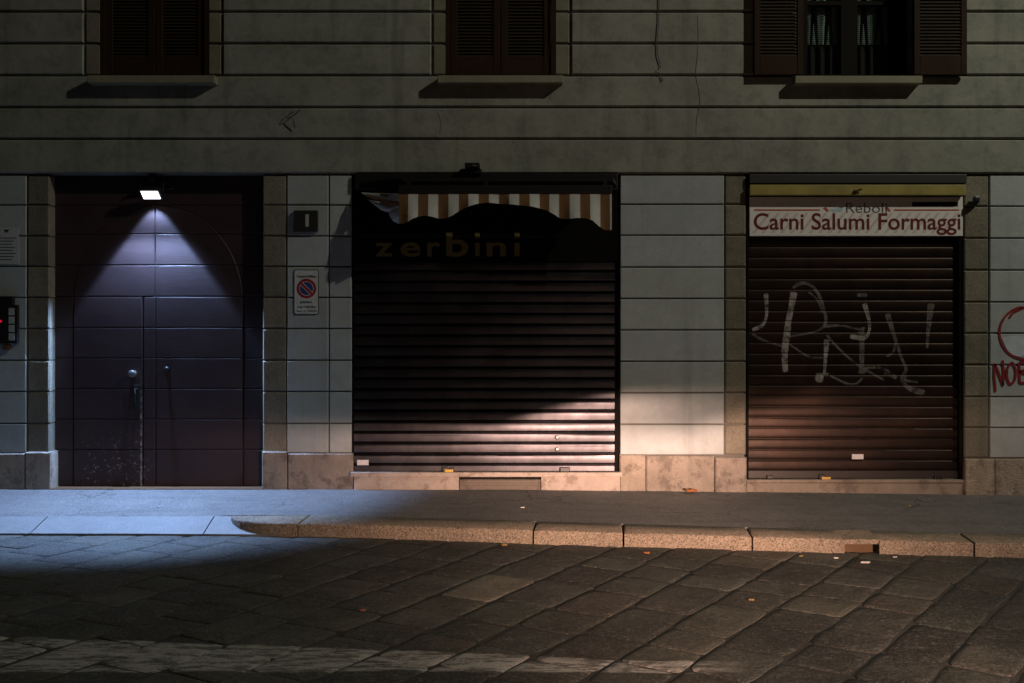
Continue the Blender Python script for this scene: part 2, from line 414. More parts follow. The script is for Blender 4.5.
# ------------------------------------------------------------------ ground
def g(X): return .012 * max(0.0, min(X, 6.0))
KERB = [(-9, 8.50), (-3.2, 8.46), (-1.66, 8.41), (.16, 8.13), (1.9, 7.97), (3.6, 7.83), (9, 7.6)]
def kerb_y(X):
    for (a, da), (b, db) in zip(KERB, KERB[1:]):
        if X <= b:
            return da + (db - da) * (max(X, a) - a) / (b - a) - D0
    return KERB[-1][1] - D0
ROADZ = -.17
KW = .33
def smooth01(t): t = max(0, min(1, t)); return t * t * (3 - 2 * t)
def pave_edge_z(X): return -.066 + .020 * smooth01((X + 3.0) / .8) - g(X)

# road: one sheet to the horizon under the laid slabs
rb = MB()
xs = [-220, -60, -20, -9, -6, -3, 0, 1.5, 3, 4.5, 6, 9, 20, 60, 220]
ys = [-220, -60, -25, -12, -9.96, -6, -3, -1, .3]
vs = [(x, y, ROADZ - .007 - g(x)) for y in ys for x in xs]
nx = len(xs)
rb.add(vs, [(j * nx + i, j * nx + i + 1, (j + 1) * nx + i + 1, (j + 1) * nx + i) for j in range(len(ys) - 1) for i in range(nx - 1)])
structure(rb.build('road', M['earth']))

sb = MB()
def mslope(s):
    pts = [(-6, .44), (-2.57, .51), (-.39, .58), (1.67, .72), (6, .78)]
    if s <= pts[0][0]: return pts[0][1]
    for (a, ma), (b, mb_) in zip(pts, pts[1:]):
        if s <= b: return ma + (mb_ - ma) * (s - a) / (b - a)
    return pts[-1][1]
def course_x(s, d): return s + mslope(s) * (d - 4.95) + .012 * math.sin(d * 2.3 + s * 5)
s_edges = [1.667]
while s_edges[-1] < 9: s_edges.append(s_edges[-1] + .43 + random.uniform(-.02, .02))
while s_edges[0] > -11: s_edges.insert(0, s_edges[0] - .43 + random.uniform(-.02, .02))
tones = [(1, 1, 1), (1.15, 1.1, 1.0), (.85, .86, .86), (1.2, 1.15, 1.08), (.72, .72, .70), (1.03, 1.0, .88), (.95, 1.0, .9), (1.1, .95, .86)]
slabs = []
for s0, s1 in zip(s_edges, s_edges[1:]):
    d = 1.2 + random.uniform(-.5, 0)
    while d < 9.0:
        L = random.choice([.30, .36, .42, .48, .58])
        m_ = mslope((s0 + s1) / 2)
        lam = (s1 - s0) / (1 + m_ * m_)
        sk = m_ * lam
        wl, wr = (random.choice([0, 0, .003, .006, .012]) for _ in range(2))
        q = []
        for (s, dd) in ((s0 + wl, d), (s1 - wr, d - sk), (s1 - wr * .6, d - sk + L), (s0 + wl * .6, d + L)):
            q.append((course_x(s, dd) + random.uniform(-.011, .011), dd - D0 + random.uniform(-.011, .011)))
        cx = sum(p[0] for p in q) / 4; cy = sum(p[1] for p in q) / 4
        d += L
        if abs(cx) > 8.5 or cy > kerb_y(cx) + .45: continue
        slabs.append((cx, cy, q))
pale = min(slabs, key=lambda t: math.hypot(t[0] + .03, t[1] + D0 - 6.58))
for cx, cy, q in slabs:
    # worn outline: each side broken into short uneven lengths, corners knocked off
    ol = []
    for i in range(4):
        a_, b_ = Vector(q[i]), Vector(q[(i + 1) % 4])
        n_ = Vector((-(b_ - a_).y, (b_ - a_).x)).normalized()
        for t in (.07, .3, .5, .7, .93):
            ol.append(tuple(a_.lerp(b_, t) + n_ * (random.uniform(-.004, .005) + (.004 if t in (.07, .93) else 0))))
    gap = random.choice([.002, .003, .004, .006, .008])
    zb = ROADZ + random.uniform(-.003, .003); tx = random.uniform(-.0045, .0045); ty = random.uniform(-.005, .005)
    q1 = offset_poly(ol, gap); q2 = offset_poly(ol, gap + .009)
    q3 = [tuple(Vector(p).lerp(Vector((cx, cy)), .2)) for p in q2]
    zf = lambda p, dz: (p[0], p[1], zb + dz + (p[0] - cx) * tx + (p[1] - cy) * ty - g(p[0]))
    t = random.choice(tones); k = random.uniform(.65, 1.35)
    if cx == pale[0] and cy == pale[1]: t, k, zb = (3.1, 2.75, 2.5), 1.0, ROADZ + .004
    sb.tone = tuple(x * k for x in t)
    n = len(ol)
    vs = [zf(p, -.03) for p in q1] + [zf(p, -.005) for p in q1] + [zf(p, -.0008) for p in q2] + [zf(p, .0015) for p in q3]
    fs = [(r * n + i, r * n + (i + 1) % n, (r + 1) * n + (i + 1) % n, (r + 1) * n + i) for r in range(3) for i in range(n)] + [tuple(3 * n + i for i in range(n))]
    sb.add(vs, fs)
structure(sb.build('road_paving', M['slabs'], None, 50))

# pavement sheet
pb = MB()
xs = [-9 + .25 * i for i in range(73)]
rows = 9
vs = []
for r in range(rows + 1):
    for X in xs:
        yb = .6; yf = kerb_y(X) + KW + .004
        if r == 0: vs.append((X, yb, -.0 - g(X)))
        else:
            t = (r - 1) / (rows - 1)
            vs.append((X, yf * t, -g(X) * (1 - t) + pave_edge_z(X) * t + .003 * math.sin(X * 2.1 + t * 5) * t * (1 - t) * 4))
n = len(xs)
pb.add(vs, [(r * n + i, r * n + i + 1, (r + 1) * n + i + 1, (r + 1) * n + i) for r in range(rows) for i in range(n - 1)])
pb.add([(X, kerb_y(X) + KW + .004, pave_edge_z(X)) for X in xs] + [(X, kerb_y(X) + KW + .004, -.3) for X in xs], [(i, i + 1, n + i + 1, n + i) for i in range(n - 1)])
structure(pb.build('pavement', M['asphalt'], None, 40))

# kerb stones, with a rounded return at the lowered crossing and a drain mouth
kb = MB()
def kerb_stone(plan, ztop, zbot, c=.013):
    """plan: counter-clockwise outline seen from above"""
    n = len(plan)
    ins = offset_poly(plan, c); ins2 = offset_poly(plan, c * .35)
    vs = [(x, y, zbot) for x, y in plan] + [(x, y, ztop(x, y) - c) for x, y in plan] + [(x, y, ztop(x, y) - c * .35) for x, y in ins2] + [(x, y, ztop(x, y)) for x, y in ins]
    fs = [(r * n + i, r * n + (i + 1) % n, (r + 1) * n + (i + 1) % n, (r + 1) * n + i) for r in range(3) for i in range(n)] + [tuple(3 * n + i for i in range(n))]
    kb.add(vs, fs)
ktop = lambda x, y: pave_edge_z(x) + .003 - .015 * max(0.0, min(1.0, 1 - (y - kerb_y(x)) / KW))
XA, XB = -2.46, -1.86
plan = []
for i in range(13):
    a = math.pi / 2 * i / 12
    plan.append((XB - (XB - XA) * math.cos(a), (kerb_y(XB) + KW) - KW * math.sin(a)))
plan += [(-1.815, kerb_y(-1.815)), (-1.78, kerb_y(-1.78) + KW)]
kerb_stone(plan, ktop, -.3)
def rect_stone(xa, xb, ch=True):
    k = max(4, int((xb - xa) / .12))
    plan = [(xa + (xb - xa) * i / k, kerb_y(xa + (xb - xa) * i / k) + random.uniform(-.004, .004)) for i in range(k + 1)]
    sk = -.06
    plan += [(p[0] - sk * .5, p[1] + KW) for p in plan[::-1]]
    kerb_stone(plan, ktop, -.35)
for xa, xb in ((-1.805, .165), (.18, .895), (.91, 1.915), (3.64, 5.2), (5.215, 6.9), (6.915, 8.9)):
    rect_stone(xa, xb)
# the stone with the drain mouth: two ends, a lintel over the mouth and a back piece
DX0, DX1 = 2.64, 2.91
rect_stone(1.93, DX0); rect_stone(DX1, 3.625)
yk = kerb_y(2.77)
kb.add([(x_, y_, z_) for x_ in (DX0 - .03, DX1 + .03) for y_, z_ in ((yk + .004, -.128), (yk + .004, ktop(2.77, yk) - .012), (yk + .014, ktop(2.77, yk) - .001), (yk + KW, ktop(2.77, yk + KW) - .001), (yk + KW, -.128))], [(0, 1, 6, 5), (1, 2, 7, 6), (2, 3, 8, 7), (3, 4, 9, 8), (4, 0, 5, 9)])
structure(kb.build('kerb', M['granite'], None, 40))
db = MB(); db.box(DX0 - .02, DX1 - .03, yk + .055, yk + .2, -.30, -.12)
structure(db.build('kerb_drain', M['dirt_hole']))
# lowered crossing stones
wb = MB()
jx = [-9, -7.2, -5.6, -4.1, -2.62, -1.84]
for xa, xb in zip(jx, jx[1:]):
    k = 6; vs = []
    for i in range(k + 1):
        X = xa + .005 + (xb - xa - .01) * i / k
        yk_ = kerb_y(X)
        back = yk_ + KW
        zb_ = pave_edge_z(X) + .002 - .02 * smooth01((X + 2.62) / .3)
        vs += [(X, back, zb_), (X, yk_ + .03, -.146), (X, yk_ + .003, -.152), (X, yk_, -.30)]
    wb.add(vs, [(i * 4 + j, i * 4 + j + 1, (i + 1) * 4 + j + 1, (i + 1) * 4 + j) for i in range(k) for j in range(3)])
structure(wb.build('lowered_kerb', M['granite_drop'], None, 40))

# ------------------------------------------------------------------ the building
bld = thing('apartment_building', (0, 0, 0), 'old grooved plaster building with dark carriage door and two closed shop shutters', 'building')
ZTOP = 7.2
rows_z = [3.165, PZ(139), PZ(107.3), PZ(75.3), PZ(43.4), PZ(11.6)]
while rows_z[-1] < ZTOP: rows_z.append(rows_z[-1] + .32)
GAP = .009
uw = MB(); ub = MB(); SURR = {}
WIN = [(PX(101), PX(207)), (PX(447), PX(554)), (PX(803), PX(913))]
SUR = [(PX(84), PX(222)), (PX(432), PX(570.5)), (PX(789), PX(927))]
WZ0, WZ1 = PZ(75.5), 6.35
for k, (z0, z1) in enumerate(zip(rows_z, rows_z[1:])):
    inwin = z0 > WZ0 - .05 and z1 < WZ1 + .1
    if inwin:
        cuts = [-9]
        for (a, b), (c, d) in zip(WIN, SUR):
            cuts += [c, a, None, b, d]
        cuts.append(9)
        segs = []; prev = -9
        for (a, b), (c, d) in zip(WIN, SUR):
            segs += [(prev, c, 0.0), (c, a, .012), (b, d, .012)]; prev = d
        segs.append((prev, 9, 0.0))
    else:
        segs = [(-9, 9, 0.0)]
    for a, b, yy in segs:
        gl = GAP if a > -8.9 else 0
        za, zb = z0 + (GAP if k else 0), z1 - GAP
        # split long runs so the face carries slight waviness
        if yy: SURR.setdefault((a, b), MB())
        (SURR[(a, b)] if yy else uw).panel(a + gl, b - (GAP if b < 8.9 else 0), za, zb, yy, .035, .012)
        ub.box(a, b, .032, .5, z0, z1)
wall = uw.build('upper_wall', M['plaster'], bld)
ub.build('wall_backing', M['joint'], wall)
for su in SURR.values(): su.build('window_surround', M['surround'], wall)
# hairline cracks and a run of dirt
flat = lambda x, z: 0.0
for cp, cw in (([(697.5, 15), (698, 40), (697, 58), (695.5, 74), (698.5, 90), (699.5, 104), (696.5, 120), (696, 136)], [.004, .005, .006, .008, .006, .007, .006, .003]),
               ([(549, 4), (551, 30), (548, 66), (551, 84), (550, 100)], .003), ([(437, 112), (441, 122), (439, 134)], .004)):
    cr = MB(); stroke(cr, [(PX(a), PZ(b)) for a, b in cp], cw, flat, .0015, .02); cr.build('crack', M['crack'], wall)

# ---- piers
PJ = [174.5, 204.7, 235.7, 266.3, 297.4, 328.6, 360.3, 391.6, 423.6, 453.5]
def pier(panels, stones, plinths, PJ=PJ, label=None):
    xs_ = [v for p in panels + stones for v in p[:2]]
    x0, x1 = min(xs_), max(xs_)
    core = MB(); core.box(x0 + .012, x1 - .012, .045, .52, -.15, 3.165)
    p = core.build('pier', M['joint'], bld)
    if label: p['label'] = label
    def tn(v): k = random.uniform(1 - v, 1 + v * .7); return (k, k * random.uniform(.985, 1.01), k * random.uniform(.96, 1.02))
    pm = MB()
    for a, b in panels:
        for t, u in zip(PJ, PJ[1:]):
            pm.tone = tn(.09); pm.panel(a + .006, b - .006, PZ(u) + .007, PZ(t) - .007, .024 + random.uniform(-.0015, .0015), .06, .007)
    pm.build('painted_panel', M['panel'], p)
    sm = MB()
    for a, b, e in stones:            # e: side that faces the opening
        for t, u in zip(PJ, PJ[1:]):
            lo, hi = (a + (.006 if e != 'l' else 0)), (b - (.006 if e != 'r' else 0))
            sm.tone = tn(.2); sm.panel(lo, hi, PZ(u) + .006, PZ(t) - .006, .028 + random.uniform(-.002, .002), .52, .012)
    sm.build('stone_jamb', M['stone'], p)
    lm = MB()
    for a, b, zt, yy in plinths:
        lm.tone = tn(.2); lm.panel(a + .003, b - .003, -.15, zt, yy, .52, .012)
    lm.build('plinth', M['plinth'], p)
    return p
zp = PZ(453.5)
pier([(-9, PX(25.5))], [(PX(25.5), PX(48), 'r')], [(-9, PX(-60), zp, .004), (PX(-60), PX(25), zp, .006), (PX(25), PX(51.5), zp + .015, -.004)])
pier([(PX(286), PX(328.5)), (PX(328.5), PX(351.5))], [(PX(262), PX(286), 'l')], [(PX(261.5), PX(287), zp + .02, -.004), (PX(287), PX(353), zp, .008)])
pier([(PX(620), PX(725))], [(PX(725), PX(746.5), 'r')], [(PX(619.5), PX(646), PZ(455), .004), (PX(646), PX(715), PZ(456), .007), (PX(715), PX(747), PZ(457.5), -.004)], [174.5, 204, 235, 267, 298.5, 330, 361.5, 393, 424.5, 455.5])
rp = pier([(PX(990.5), 9)], [(PX(965.5), PX(990.5), 'l')], [(PX(965), PX(995), PZ(459), -.004), (PX(995), PX(1040), PZ(459), .006), (PX(1040), PX(1120), PZ(460), .004), (PX(1120), 9, PZ(458), .006)], [174.5, 206, 238, 270, 302, 333.3, 365, 397, 428, 458.5], label='grey pier sprayed with a red circle and red letters')
# red graffiti and a patch of grey-blue overpaint on the right pier
rg = MB(); ypan = lambda x, z: .0185
Q = lambda L: [(PX(a, .02), PZ(b, .02)) for a, b in L]
circ = [(1000 + 24.5 - 25 * math.cos(a) * 1.0, 333 - 26 * math.sin(a)) for a in [R(t) for t in range(86, -262, -12)]]
stroke(rg, Q(circ), [.022] * len(circ), ypan)
stroke(rg, Q([(1009.5, 318), (1013, 313), (1019, 309.5), (1026, 306.5), (1034, 304)]), .022, ypan)
for L in ([(995.5, 392), (994.2, 376), (994.5, 363)], [(994.8, 364), (999, 374), (1003, 386)], [(1003, 386), (1003.5, 373), (1002.5, 360)],
          [(1012, 362), (1007.5, 368), (1007, 377), (1010, 384), (1014.5, 380), (1015.5, 370), (1012, 362)],
          [(1019, 362), (1019.5, 373), (1019.5, 383)], [(1019, 362), (1026, 363), (1026.5, 369), (1020, 372), (1028, 375), (1028, 382), (1019.5, 383)]):
    stroke(rg, Q(L), .024, ypan)
rg.build('red_graffiti', M['graffiti_red'], rp)
pt = MB(); pt.prism([(PX(a, .02), PZ(b, .02)) for a, b in [(1002, 338), (1012, 336), (1040, 335), (1046, 342), (1044, 352), (1020, 357), (1010, 354), (1005, 346)]], .0195, .03)
pt.build('overpaint_patch', M['patch'], rp)

# ---- carriage door
DY = .15
door = MB()
door.box(PX(46), PX(268), DY + .022, DY + .08, -.1, 3.2)
carr = door.build('carriage_door', M['door'], bld)
dX = lambda px: PX(px, DY); dZ = lambda py: PZ(py, DY)
DR = [170, 205, 234, 265, 296.5, 327.5, 358, 388.5, 419, 449.5, 486.5]
def arc(y, side):
    t = max(0.0, min(1.0, (302 - y) / 97.0))
    return 158 + side * 85 * math.sqrt(max(0, 1 - t * t))
lp = MB(); wk = MB(); sp = MB()
gp = .32
def pan(mb, pts, y=DY, c=.006):
    mb.prism([(dX(a), dZ(b)) for a, b in pts], y, DY + .03, c)
for t, u in zip(DR, DR[1:]):
    a, b = t + gp, u - gp
    if u <= 205.1:
        pan(sp, [(40, b), (275, b), (275, a), (40, a)], DY + .004)
    elif u <= 297:
        ys_ = [b + (a - b) * i / 8 for i in range(9)]
        ga = .16
        L = [(arc(y, -1) + ga, y) for y in ys_]; Rr = [(arc(y, 1) - ga, y) for y in ys_]
        if t < 206: L[-1] = (154.0, a); Rr[-1] = (156.6, a)
        pan(lp, [(154.6, b), (154.6, a)] + L[::-1] if t >= 206 else [(154.6, b), (154.6, a)] + L[-2::-1])
        pan(lp, [(155.6, a), (155.6, b)] + Rr if t >= 206 else [(155.6, a), (155.6, b)] + Rr[:-1])
        pan(sp, [(40, b)] + [(arc(y, -1) - ga, y) for y in ys_] + [(40, a)], DY + .004)
        pan(sp, [(275, a)] + [(arc(y, 1) + ga, y) for y in ys_[::-1]] + [(275, b)], DY + .004)
    else:
        pan(sp, [(40, b), (72.6, b), (72.6, a), (40, a)], DY + .004)
        pan(sp, [(243.5, b), (275, b), (275, a), (243.5, a)], DY + .004)
        pan(wk, [(73.6, b), (142.2, b), (142.2, a), (73.6, a)])
        pan(lp, [(143.4, b), (155.3, b), (155.3, a), (143.4, a)])
        pan(lp, [(156.2, b), (242.6, b), (242.6, a), (156.2, a)])
sp.build('door_surround', M['door'], carr); lp.build('door_leaf', M['door'], carr)
wicket = wk.build('wicket_door', M['door'], carr)
hb = MB()
hb.lathe((dX(133.5), DY + .002, dZ(373.5)), (0, -1, 0), [(0, .034), (.006, .034), (.008, .018), (.03, .016), (.04, .03), (.055, .036), (.068, .03), (.074, .012)])
hb.build('door_knob', M['steel'], carr, 40)
hb = MB()
hb.panel(dX(133.5), dX(140.5), dZ(409), dZ(385), DY - .006, DY + .004, .003)
hb.tube([(dX(137), DY, dZ(389)), (dX(137), DY - .05, dZ(389)), (dX(137), DY - .06, dZ(393)), (dX(137), DY - .055, dZ(400)), (dX(136), DY - .02, dZ(404))], .010)
hb.build('door_handle', M['dark'], carr, 40)
hb = MB(); hb.lathe((dX(168), DY + .002, dZ(369)), (0, -1, 0), [(0, .03), (.008, .03), (.01, .016), (.03, .018), (.045, .026), (.055, .02), (.06, .006)])
hb.build('door_pull', M['black'], carr, 40)
hb = MB(); hb.box(PX(50), PX(264), -.005, DY + .02, -.05, .009, .003)
hb.build('door_threshold', M['ochre'], carr)

# ---- roller shutters
def slat_profile(h, style):
    if style == 'deep':
        return [(0, .0), (.03, .016), (.12, .026), (.23, .014), (.26, .003), (.30, -.001), (.45, -.0025), (.7, -.0035), (.9, -.003), (.97, -.001), (1.0, .0)]
    return [(0, .008), (.05, .008), (.075, .001), (.12, -.0015), (.35, -.0035), (.6, -.004), (.85, -.0025), (.93, -.0005), (.97, .004), (1.0, .008)]
def make_profile(z0, z1, h, style):
    n = int(round((z1 - z0) / h)); h = (z1 - z0) / n; pf = slat_profile(h, style)
    pts = []
    for k in range(n):
        for f, y in pf[:-1] if k < n - 1 else pf: pts.append((z0 + (k + f) * h, y))
    return pts
def prof_y(pts, z):
    for (za, ya), (zb, yb) in zip(pts, pts[1:]):
        if za <= z <= zb and zb > za: return ya + (yb - ya) * (z - za) / (zb - za)
    return pts[0][1]
def curtain_mesh(mb, x0, x1, pts, yb, wav=.002):
    k = 40; vs = []; m_ = len(pts)
    for i in range(k + 1):
        X = x0 + (x1 - x0) * i / k
        for j, (z, y) in enumerate(pts):
            q = int((z - pts[0][0]) / .105)
            vs.append((X, yb + y + wav * math.sin(X * 1.3 + q * 1.7) + .0004 * math.sin(X * 6 + q * 2.9), z))
    mb.add(vs, [(i * m_ + j, i * m_ + j + 1, (i + 1) * m_ + j + 1, (i + 1) * m_ + j) for i in range(k) for j in range(m_ - 1)])

# bakery shutter
S2Y = .055
c2 = MB(); X0, X1 = PX(354, S2Y), PX(617.5, S2Y)
p2 = make_profile(PZ(466, S2Y), PZ(262, S2Y), .106, 'deep')
curtain_mesh(c2, X0, X1 - .03, p2, S2Y)
sh2 = c2.build('roller_shutter', M['slat_grey'], bld, 35)
sh2['label'] = 'grey ribbed metal shutter below the dark fascia'
b = MB(); b.box(X0, X1 - .03, S2Y - .012, S2Y + .02, PZ(471, S2Y), PZ(465.5, S2Y), .004)
b.build('bottom_rail', M['slat_grey'], sh2)
for e0, e1 in ((X1 - .028, PX(620.5)), (PX(351), X0 - .002)):
    b = MB(); b.box(e0, e1, S2Y + .004, S2Y + .06, .1, 3.15); b.build('guide_rail', M['matte'], sh2)
b = MB(); b.box(PX(351), PX(621), S2Y + .07, S2Y + .1, 0, 3.2); b.build('backing', M['void'], sh2)
b = MB(); b.panel(PX(356.5), PX(368), PZ(465.3, .03), PZ(460, .03), S2Y - .0165, S2Y - .01); b.build('sticker', M['white_label'], sh2)
for py in (437.5, 449.5):
    b = MB(); b.lathe((PX(557, .04), S2Y - .005, PZ(py, .04)), (0, -1, 0), [(0, .022), (.008, .022), (.012, .016), (.014, .004)], 14); b.build('bolt', M['steel'], sh2, 40)
b = MB(); b.box(PX(442), PX(448), S2Y - .05, S2Y, PZ(472, 0), PZ(467, 0), .006); b.box(PX(450), PX(454), S2Y - .045, S2Y, PZ(471.5), PZ(468), .004); b.build('lock', M['dark'], sh2)
b = MB(); b.box(PX(444.5), PX(453), S2Y - .062, S2Y - .052, PZ(472.2), PZ(469.2), .003); b.build('padlock', M['brass'], sh2)
b = MB(); b.box(PX(560), PX(570), S2Y - .05, S2Y, PZ(472), PZ(467.5), .006); b.build('lock', M['black'], sh2)
# threshold under it
b = MB(); b.box(PX(351), PX(622), -.035, .3, PZ(476.5), PZ(472), .006); b.box(PX(354), PX(459), -.012, .3, -.1, PZ(476.6), .01); b.box(PX(541), PX(620), -.01, .3, -.1, PZ(476.6), .01)
b.build('threshold', M['marble'], bld)
b = MB(); b.box(PX(459.5), PX(540.5), -.004, .25, -.1, PZ(479.5), .004)
for z in (480.5, 483, 485.5): b.box(PX(460), PX(540), -.016, -.005, PZ(z + 1.6), PZ(z), .003)
b.build('step_grille', M['shaded_marble'], bld)
# dark fascia with gilt lettering, and housing above
fa = MB(); FY = .045
fa.box(PX(352), PX(620), FY, .2, PZ(261.5, FY), PZ(180), .004)
b2 = fa.build('shop_fascia', M['fascia'], bld)
lt = MB()
for ch, a, c, zt, zb in (('z', 374.5, 392, 242.5, 256), ('e', 400, 420, 242, 256.4), ('r', 427, 440, 242, 256), ('b', 446, 468, 231.5, 256.4), ('\u0131', 474.8, 479.5, 242.4, 256), ('n', 486.5, 506, 242, 256), ('\u0131', 514.5, 519.5, 242.4, 256)):
    if ch == '\u0131': lt.panel(PX(a), PX(c), PZ(zb), PZ(zt), FY - .012, FY)
    else: text_mb(lt, ch, PX(a), PX(c), PZ(zb), PZ(zt), FY, .018, thick=.012)
for a, c in ((474.6, 479.7), (514.4, 519.7)): lt.panel(PX(a), PX(c), PZ(237.5), PZ(232), FY - .012, FY, .002)
lt.build('lettering', M['gold'], b2)

# delicatessen shutter
S3Y = .105
SX = lambda px: PX(px, S3Y); SZ = lambda py: PZ(py, S3Y)
c3 = MB(); X0, X1 = SX(747), SX(965)
p3 = make_profile(SZ(471), SZ(236), .107, 'flat')
curtain_mesh(c3, SX(744), X1, p3, S3Y, .0012)
sh3 = c3.build('roller_shutter', M['slat_brown'], bld, 35)
sh3['label'] = 'brown ribbed metal shutter with faded spray tags'
b = MB(); b.box(SX(744), X1, S3Y - .012, S3Y + .02, SZ(478), SZ(470.6), .004); b.build('bottom_rail', M['guide_brown'], sh3)
for e0, e1 in ((SX(957), SX(975)), (SX(735), SX(747.5))):
    b = MB(); b.box(e0, e1, S3Y - .05, S3Y + .03, 0, 3.16); b.build('guide_rail', M['matte'], sh3)
b = MB(); b.box(SX(735), SX(975), S3Y + .125, S3Y + .15, 0, 3.2); b.build('backing', M['void'], sh3)
b = MB(); b.box(SX(744), X1, S3Y + .09, S3Y + .12, SZ(264), SZ(180)); b.build('shutter_hood', M['fascia'], sh3)
b = MB(); b.panel(SX(851.5), SX(863), SZ(459), SZ(454), S3Y - .0135, S3Y - .006); b.build('sticker', M['white_label'], sh3)
for e0, e1, f0, f1 in ((818, 824, 478.5, 474), (766, 772, 478, 475), (933, 940, 478.5, 475.5)):
    b = MB(); b.box(SX(e0), SX(e1), S3Y - .05, S3Y - .005, SZ(f0), SZ(f1), .004); b.build('lock', M['black'], sh3)
b = MB(); b.box(SX(820), SX(829), S3Y - .062, S3Y - .052, SZ(479), SZ(476), .003); b.build('padlock', M['brass'], sh3)
b = MB(); b.box(PX(747), PX(966), .02, .4, PZ(483, 0), PZ(480, 0), .005); b.box(PX(747.5), PX(965.5), .03, .4, -.15, PZ(483.2, 0), .008); b.build('threshold', M['marble_dull'], bld)
# faded spray tags, laid over the ribs
y3 = lambda x, z: S3Y + prof_y(p3, z)
G = lambda L: [(SX(740 + a / 4.452), SZ(270 + b / 4.452)) for a, b in L]
W = lambda w: w * 1.12 / 4.452 / 100
tg = MB(); tf = MB()
stroke(tg, G([(115, 105), (118, 160), (117, 205), (100, 245), (55, 268)]), [W(20), W(14), W(11), W(13), W(18)], y3)
stroke(tf, G([(55, 285), (110, 315), (190, 340)]), [W(10), W(10), W(7)], y3)
stroke(tg, G([(240, 98), (228, 165), (215, 230), (207, 300), (198, 370), (202, 455)]), [W(30), W(22), W(24), W(28), W(26), W(20)], y3)
stroke(tf, G([(235, 80), (270, 60), (312, 66), (350, 110), (374, 180), (380, 235), (340, 272), (220, 297)]), [W(12), W(14), W(12), W(13), W(12), W(12), W(8), W(6)], y3)
stroke(tf, G([(305, 98), (345, 135), (366, 190)]), W(8), y3)
stroke(tf, G([(220, 330), (280, 372), (325, 390), (375, 390)]), [W(8), W(8), W(9), W(7)], y3)
stroke(tg, G([(386, 310), (381, 380), (375, 460)]), [W(24), W(15), W(10)], y3)
stroke(tg, G([(338, 464), (395, 463)]), W(9), y3)
stroke(tg, G([(352, 468), (353, 500)]), [W(38), W(26)], y3)
stroke(tf, G([(372, 250), (450, 248), (520, 262), (556, 258)]), [W(14), W(9), W(8), W(10)], y3)
stroke(tg, G([(553, 150), (572, 215), (574, 275), (548, 303), (490, 294)]), [W(22), W(14), W(10), W(16), W(20)], y3)
stroke(tf, G([(540, 262), (542, 340), (541, 420), (545, 462)]), [W(24), W(20), W(20), W(34)], y3)
stroke(tf, G([(545, 440), (610, 434), (660, 452), (692, 480), (640, 458)]), [W(12), W(10), W(11), W(12), W(8)], y3)
stroke(tf, G([(655, 195), (688, 300), (718, 390), (738, 440), (720, 488), (756, 528), (820, 548)]), [W(24), W(14), W(10), W(14), W(12), W(20), W(26)], y3)
stroke(tf, G([(690, 330), (680, 368), (650, 385)]), W(9), y3)
stroke(tf, G([(740, 470), (735, 490), (790, 500)]), W(9), y3)
stroke(tf, G([(850, 150), (838, 260), (832, 350)]), [W(30), W(16), W(9)], y3)
stroke(tf, G([(400, 470), (470, 503), (512, 508), (545, 480)]), W(9), y3)
stroke(tf, G([(385, 290), (440, 350), (520, 420), (640, 490)]), W(9), y3)
stroke(tf, G([(520, 112), (565, 112)]), W(14), y3)
tg.build('spray_tag', M['chalk'], sh3); tf.build('spray_tag', M['chalk_faint'], sh3)

# ---- windows
def louvre(mb_f, mb_s, x0, x1, z0, z1, y, st=.07, rail=.19):
    """one louvred leaf: frame into mb_f, slats into mb_s"""
    mb_f.panel(x0, x0 + st, z0, z1, y, y + .04, .004); mb_f.panel(x1 - st, x1, z0, z1, y, y + .04, .004)
    mb_f.panel(x0 + st, x1 - st, z0, z0 + rail, y + .002, y + .038, .003); mb_f.panel(x0 + st, x1 - st, z1 - .1, z1, y + .002, y + .038, .003)
    z = z0 + rail + .012
    while z < z1 - .11:
        a, c = x0 + st, x1 - st
        mb_s.add([(a, y + .006, z - .016), (c, y + .006, z - .016), (c, y + .034, z + .012), (a, y + .034, z + .012),
                  (a, y + .006, z - .009), (c, y + .006, z - .009), (c, y + .034, z + .019), (a, y + .034, z + .019)],
                 [(0, 3, 2, 1), (4, 5, 6, 7), (0, 1, 5, 4), (1, 2, 6, 5), (2, 3, 7, 6), (3, 0, 4, 7)])
        z += .033
def sill(parent, a, b, z0, z1):
    s = MB(); s.box(a, b, -.115, .2, z0, z1, .008); return s.build('sill', M['sill'], parent)
for (a, b), (sa, sb_), lab in ((WIN[0], (88, 215), None), (WIN[1], (437.5, 563), None)):
    y = .035
    fr = MB(); fr.box(a - .02, a + .03, y - .02, y + .09, WZ0 - .02, WZ1 + .02); fr.box(b - .03, b + .02, y - .02, y + .09, WZ0 - .02, WZ1 + .02); fr.box(a + .03, b - .03, y + .05, y + .09, WZ0 - .02, WZ1 + .02)
    w = fr.build('window', M['wood'], bld)
    w['label'] = 'window with closed brown louvred shutters'
    mid = (a + b) / 2
    for x0, x1 in ((a + .032, mid - .003), (mid + .003, b - .032)):
        f, s = MB(), MB(); louvre(f, s, x0, x1, WZ0 + .012, WZ1, y)
        f.build('shutter_frame', M['wood'], w); s.build('louvres', M['louvre'], w)
    sill(w, PX(sa, -.1), PX(sb_, -.1), PZ(83, -.1), PZ(75.6, -.1))
a, b = WIN[2]
y = .15
fr = MB()
PANES = ((PX(807.5, y), PX(841, y)), (PX(857.5, y), PX(892, y)))
for x0, x1 in ((a - .02, PANES[0][0]), (PANES[0][1], PANES[1][0]), (PANES[1][1], b + .02)):
    fr.box(x0, x1, y, y + .06, WZ0 - .02, WZ1 + .02)
for x0, x1 in PANES:
    fr.box(x0, x1, y, y + .06, WZ0 - .02, WZ0 + .05); fr.box(x0, x1, y, y + .06, PZ(5, y), PZ(1, y)); fr.box(x0, x1, y, y + .06, WZ1 - .1, WZ1 + .02)
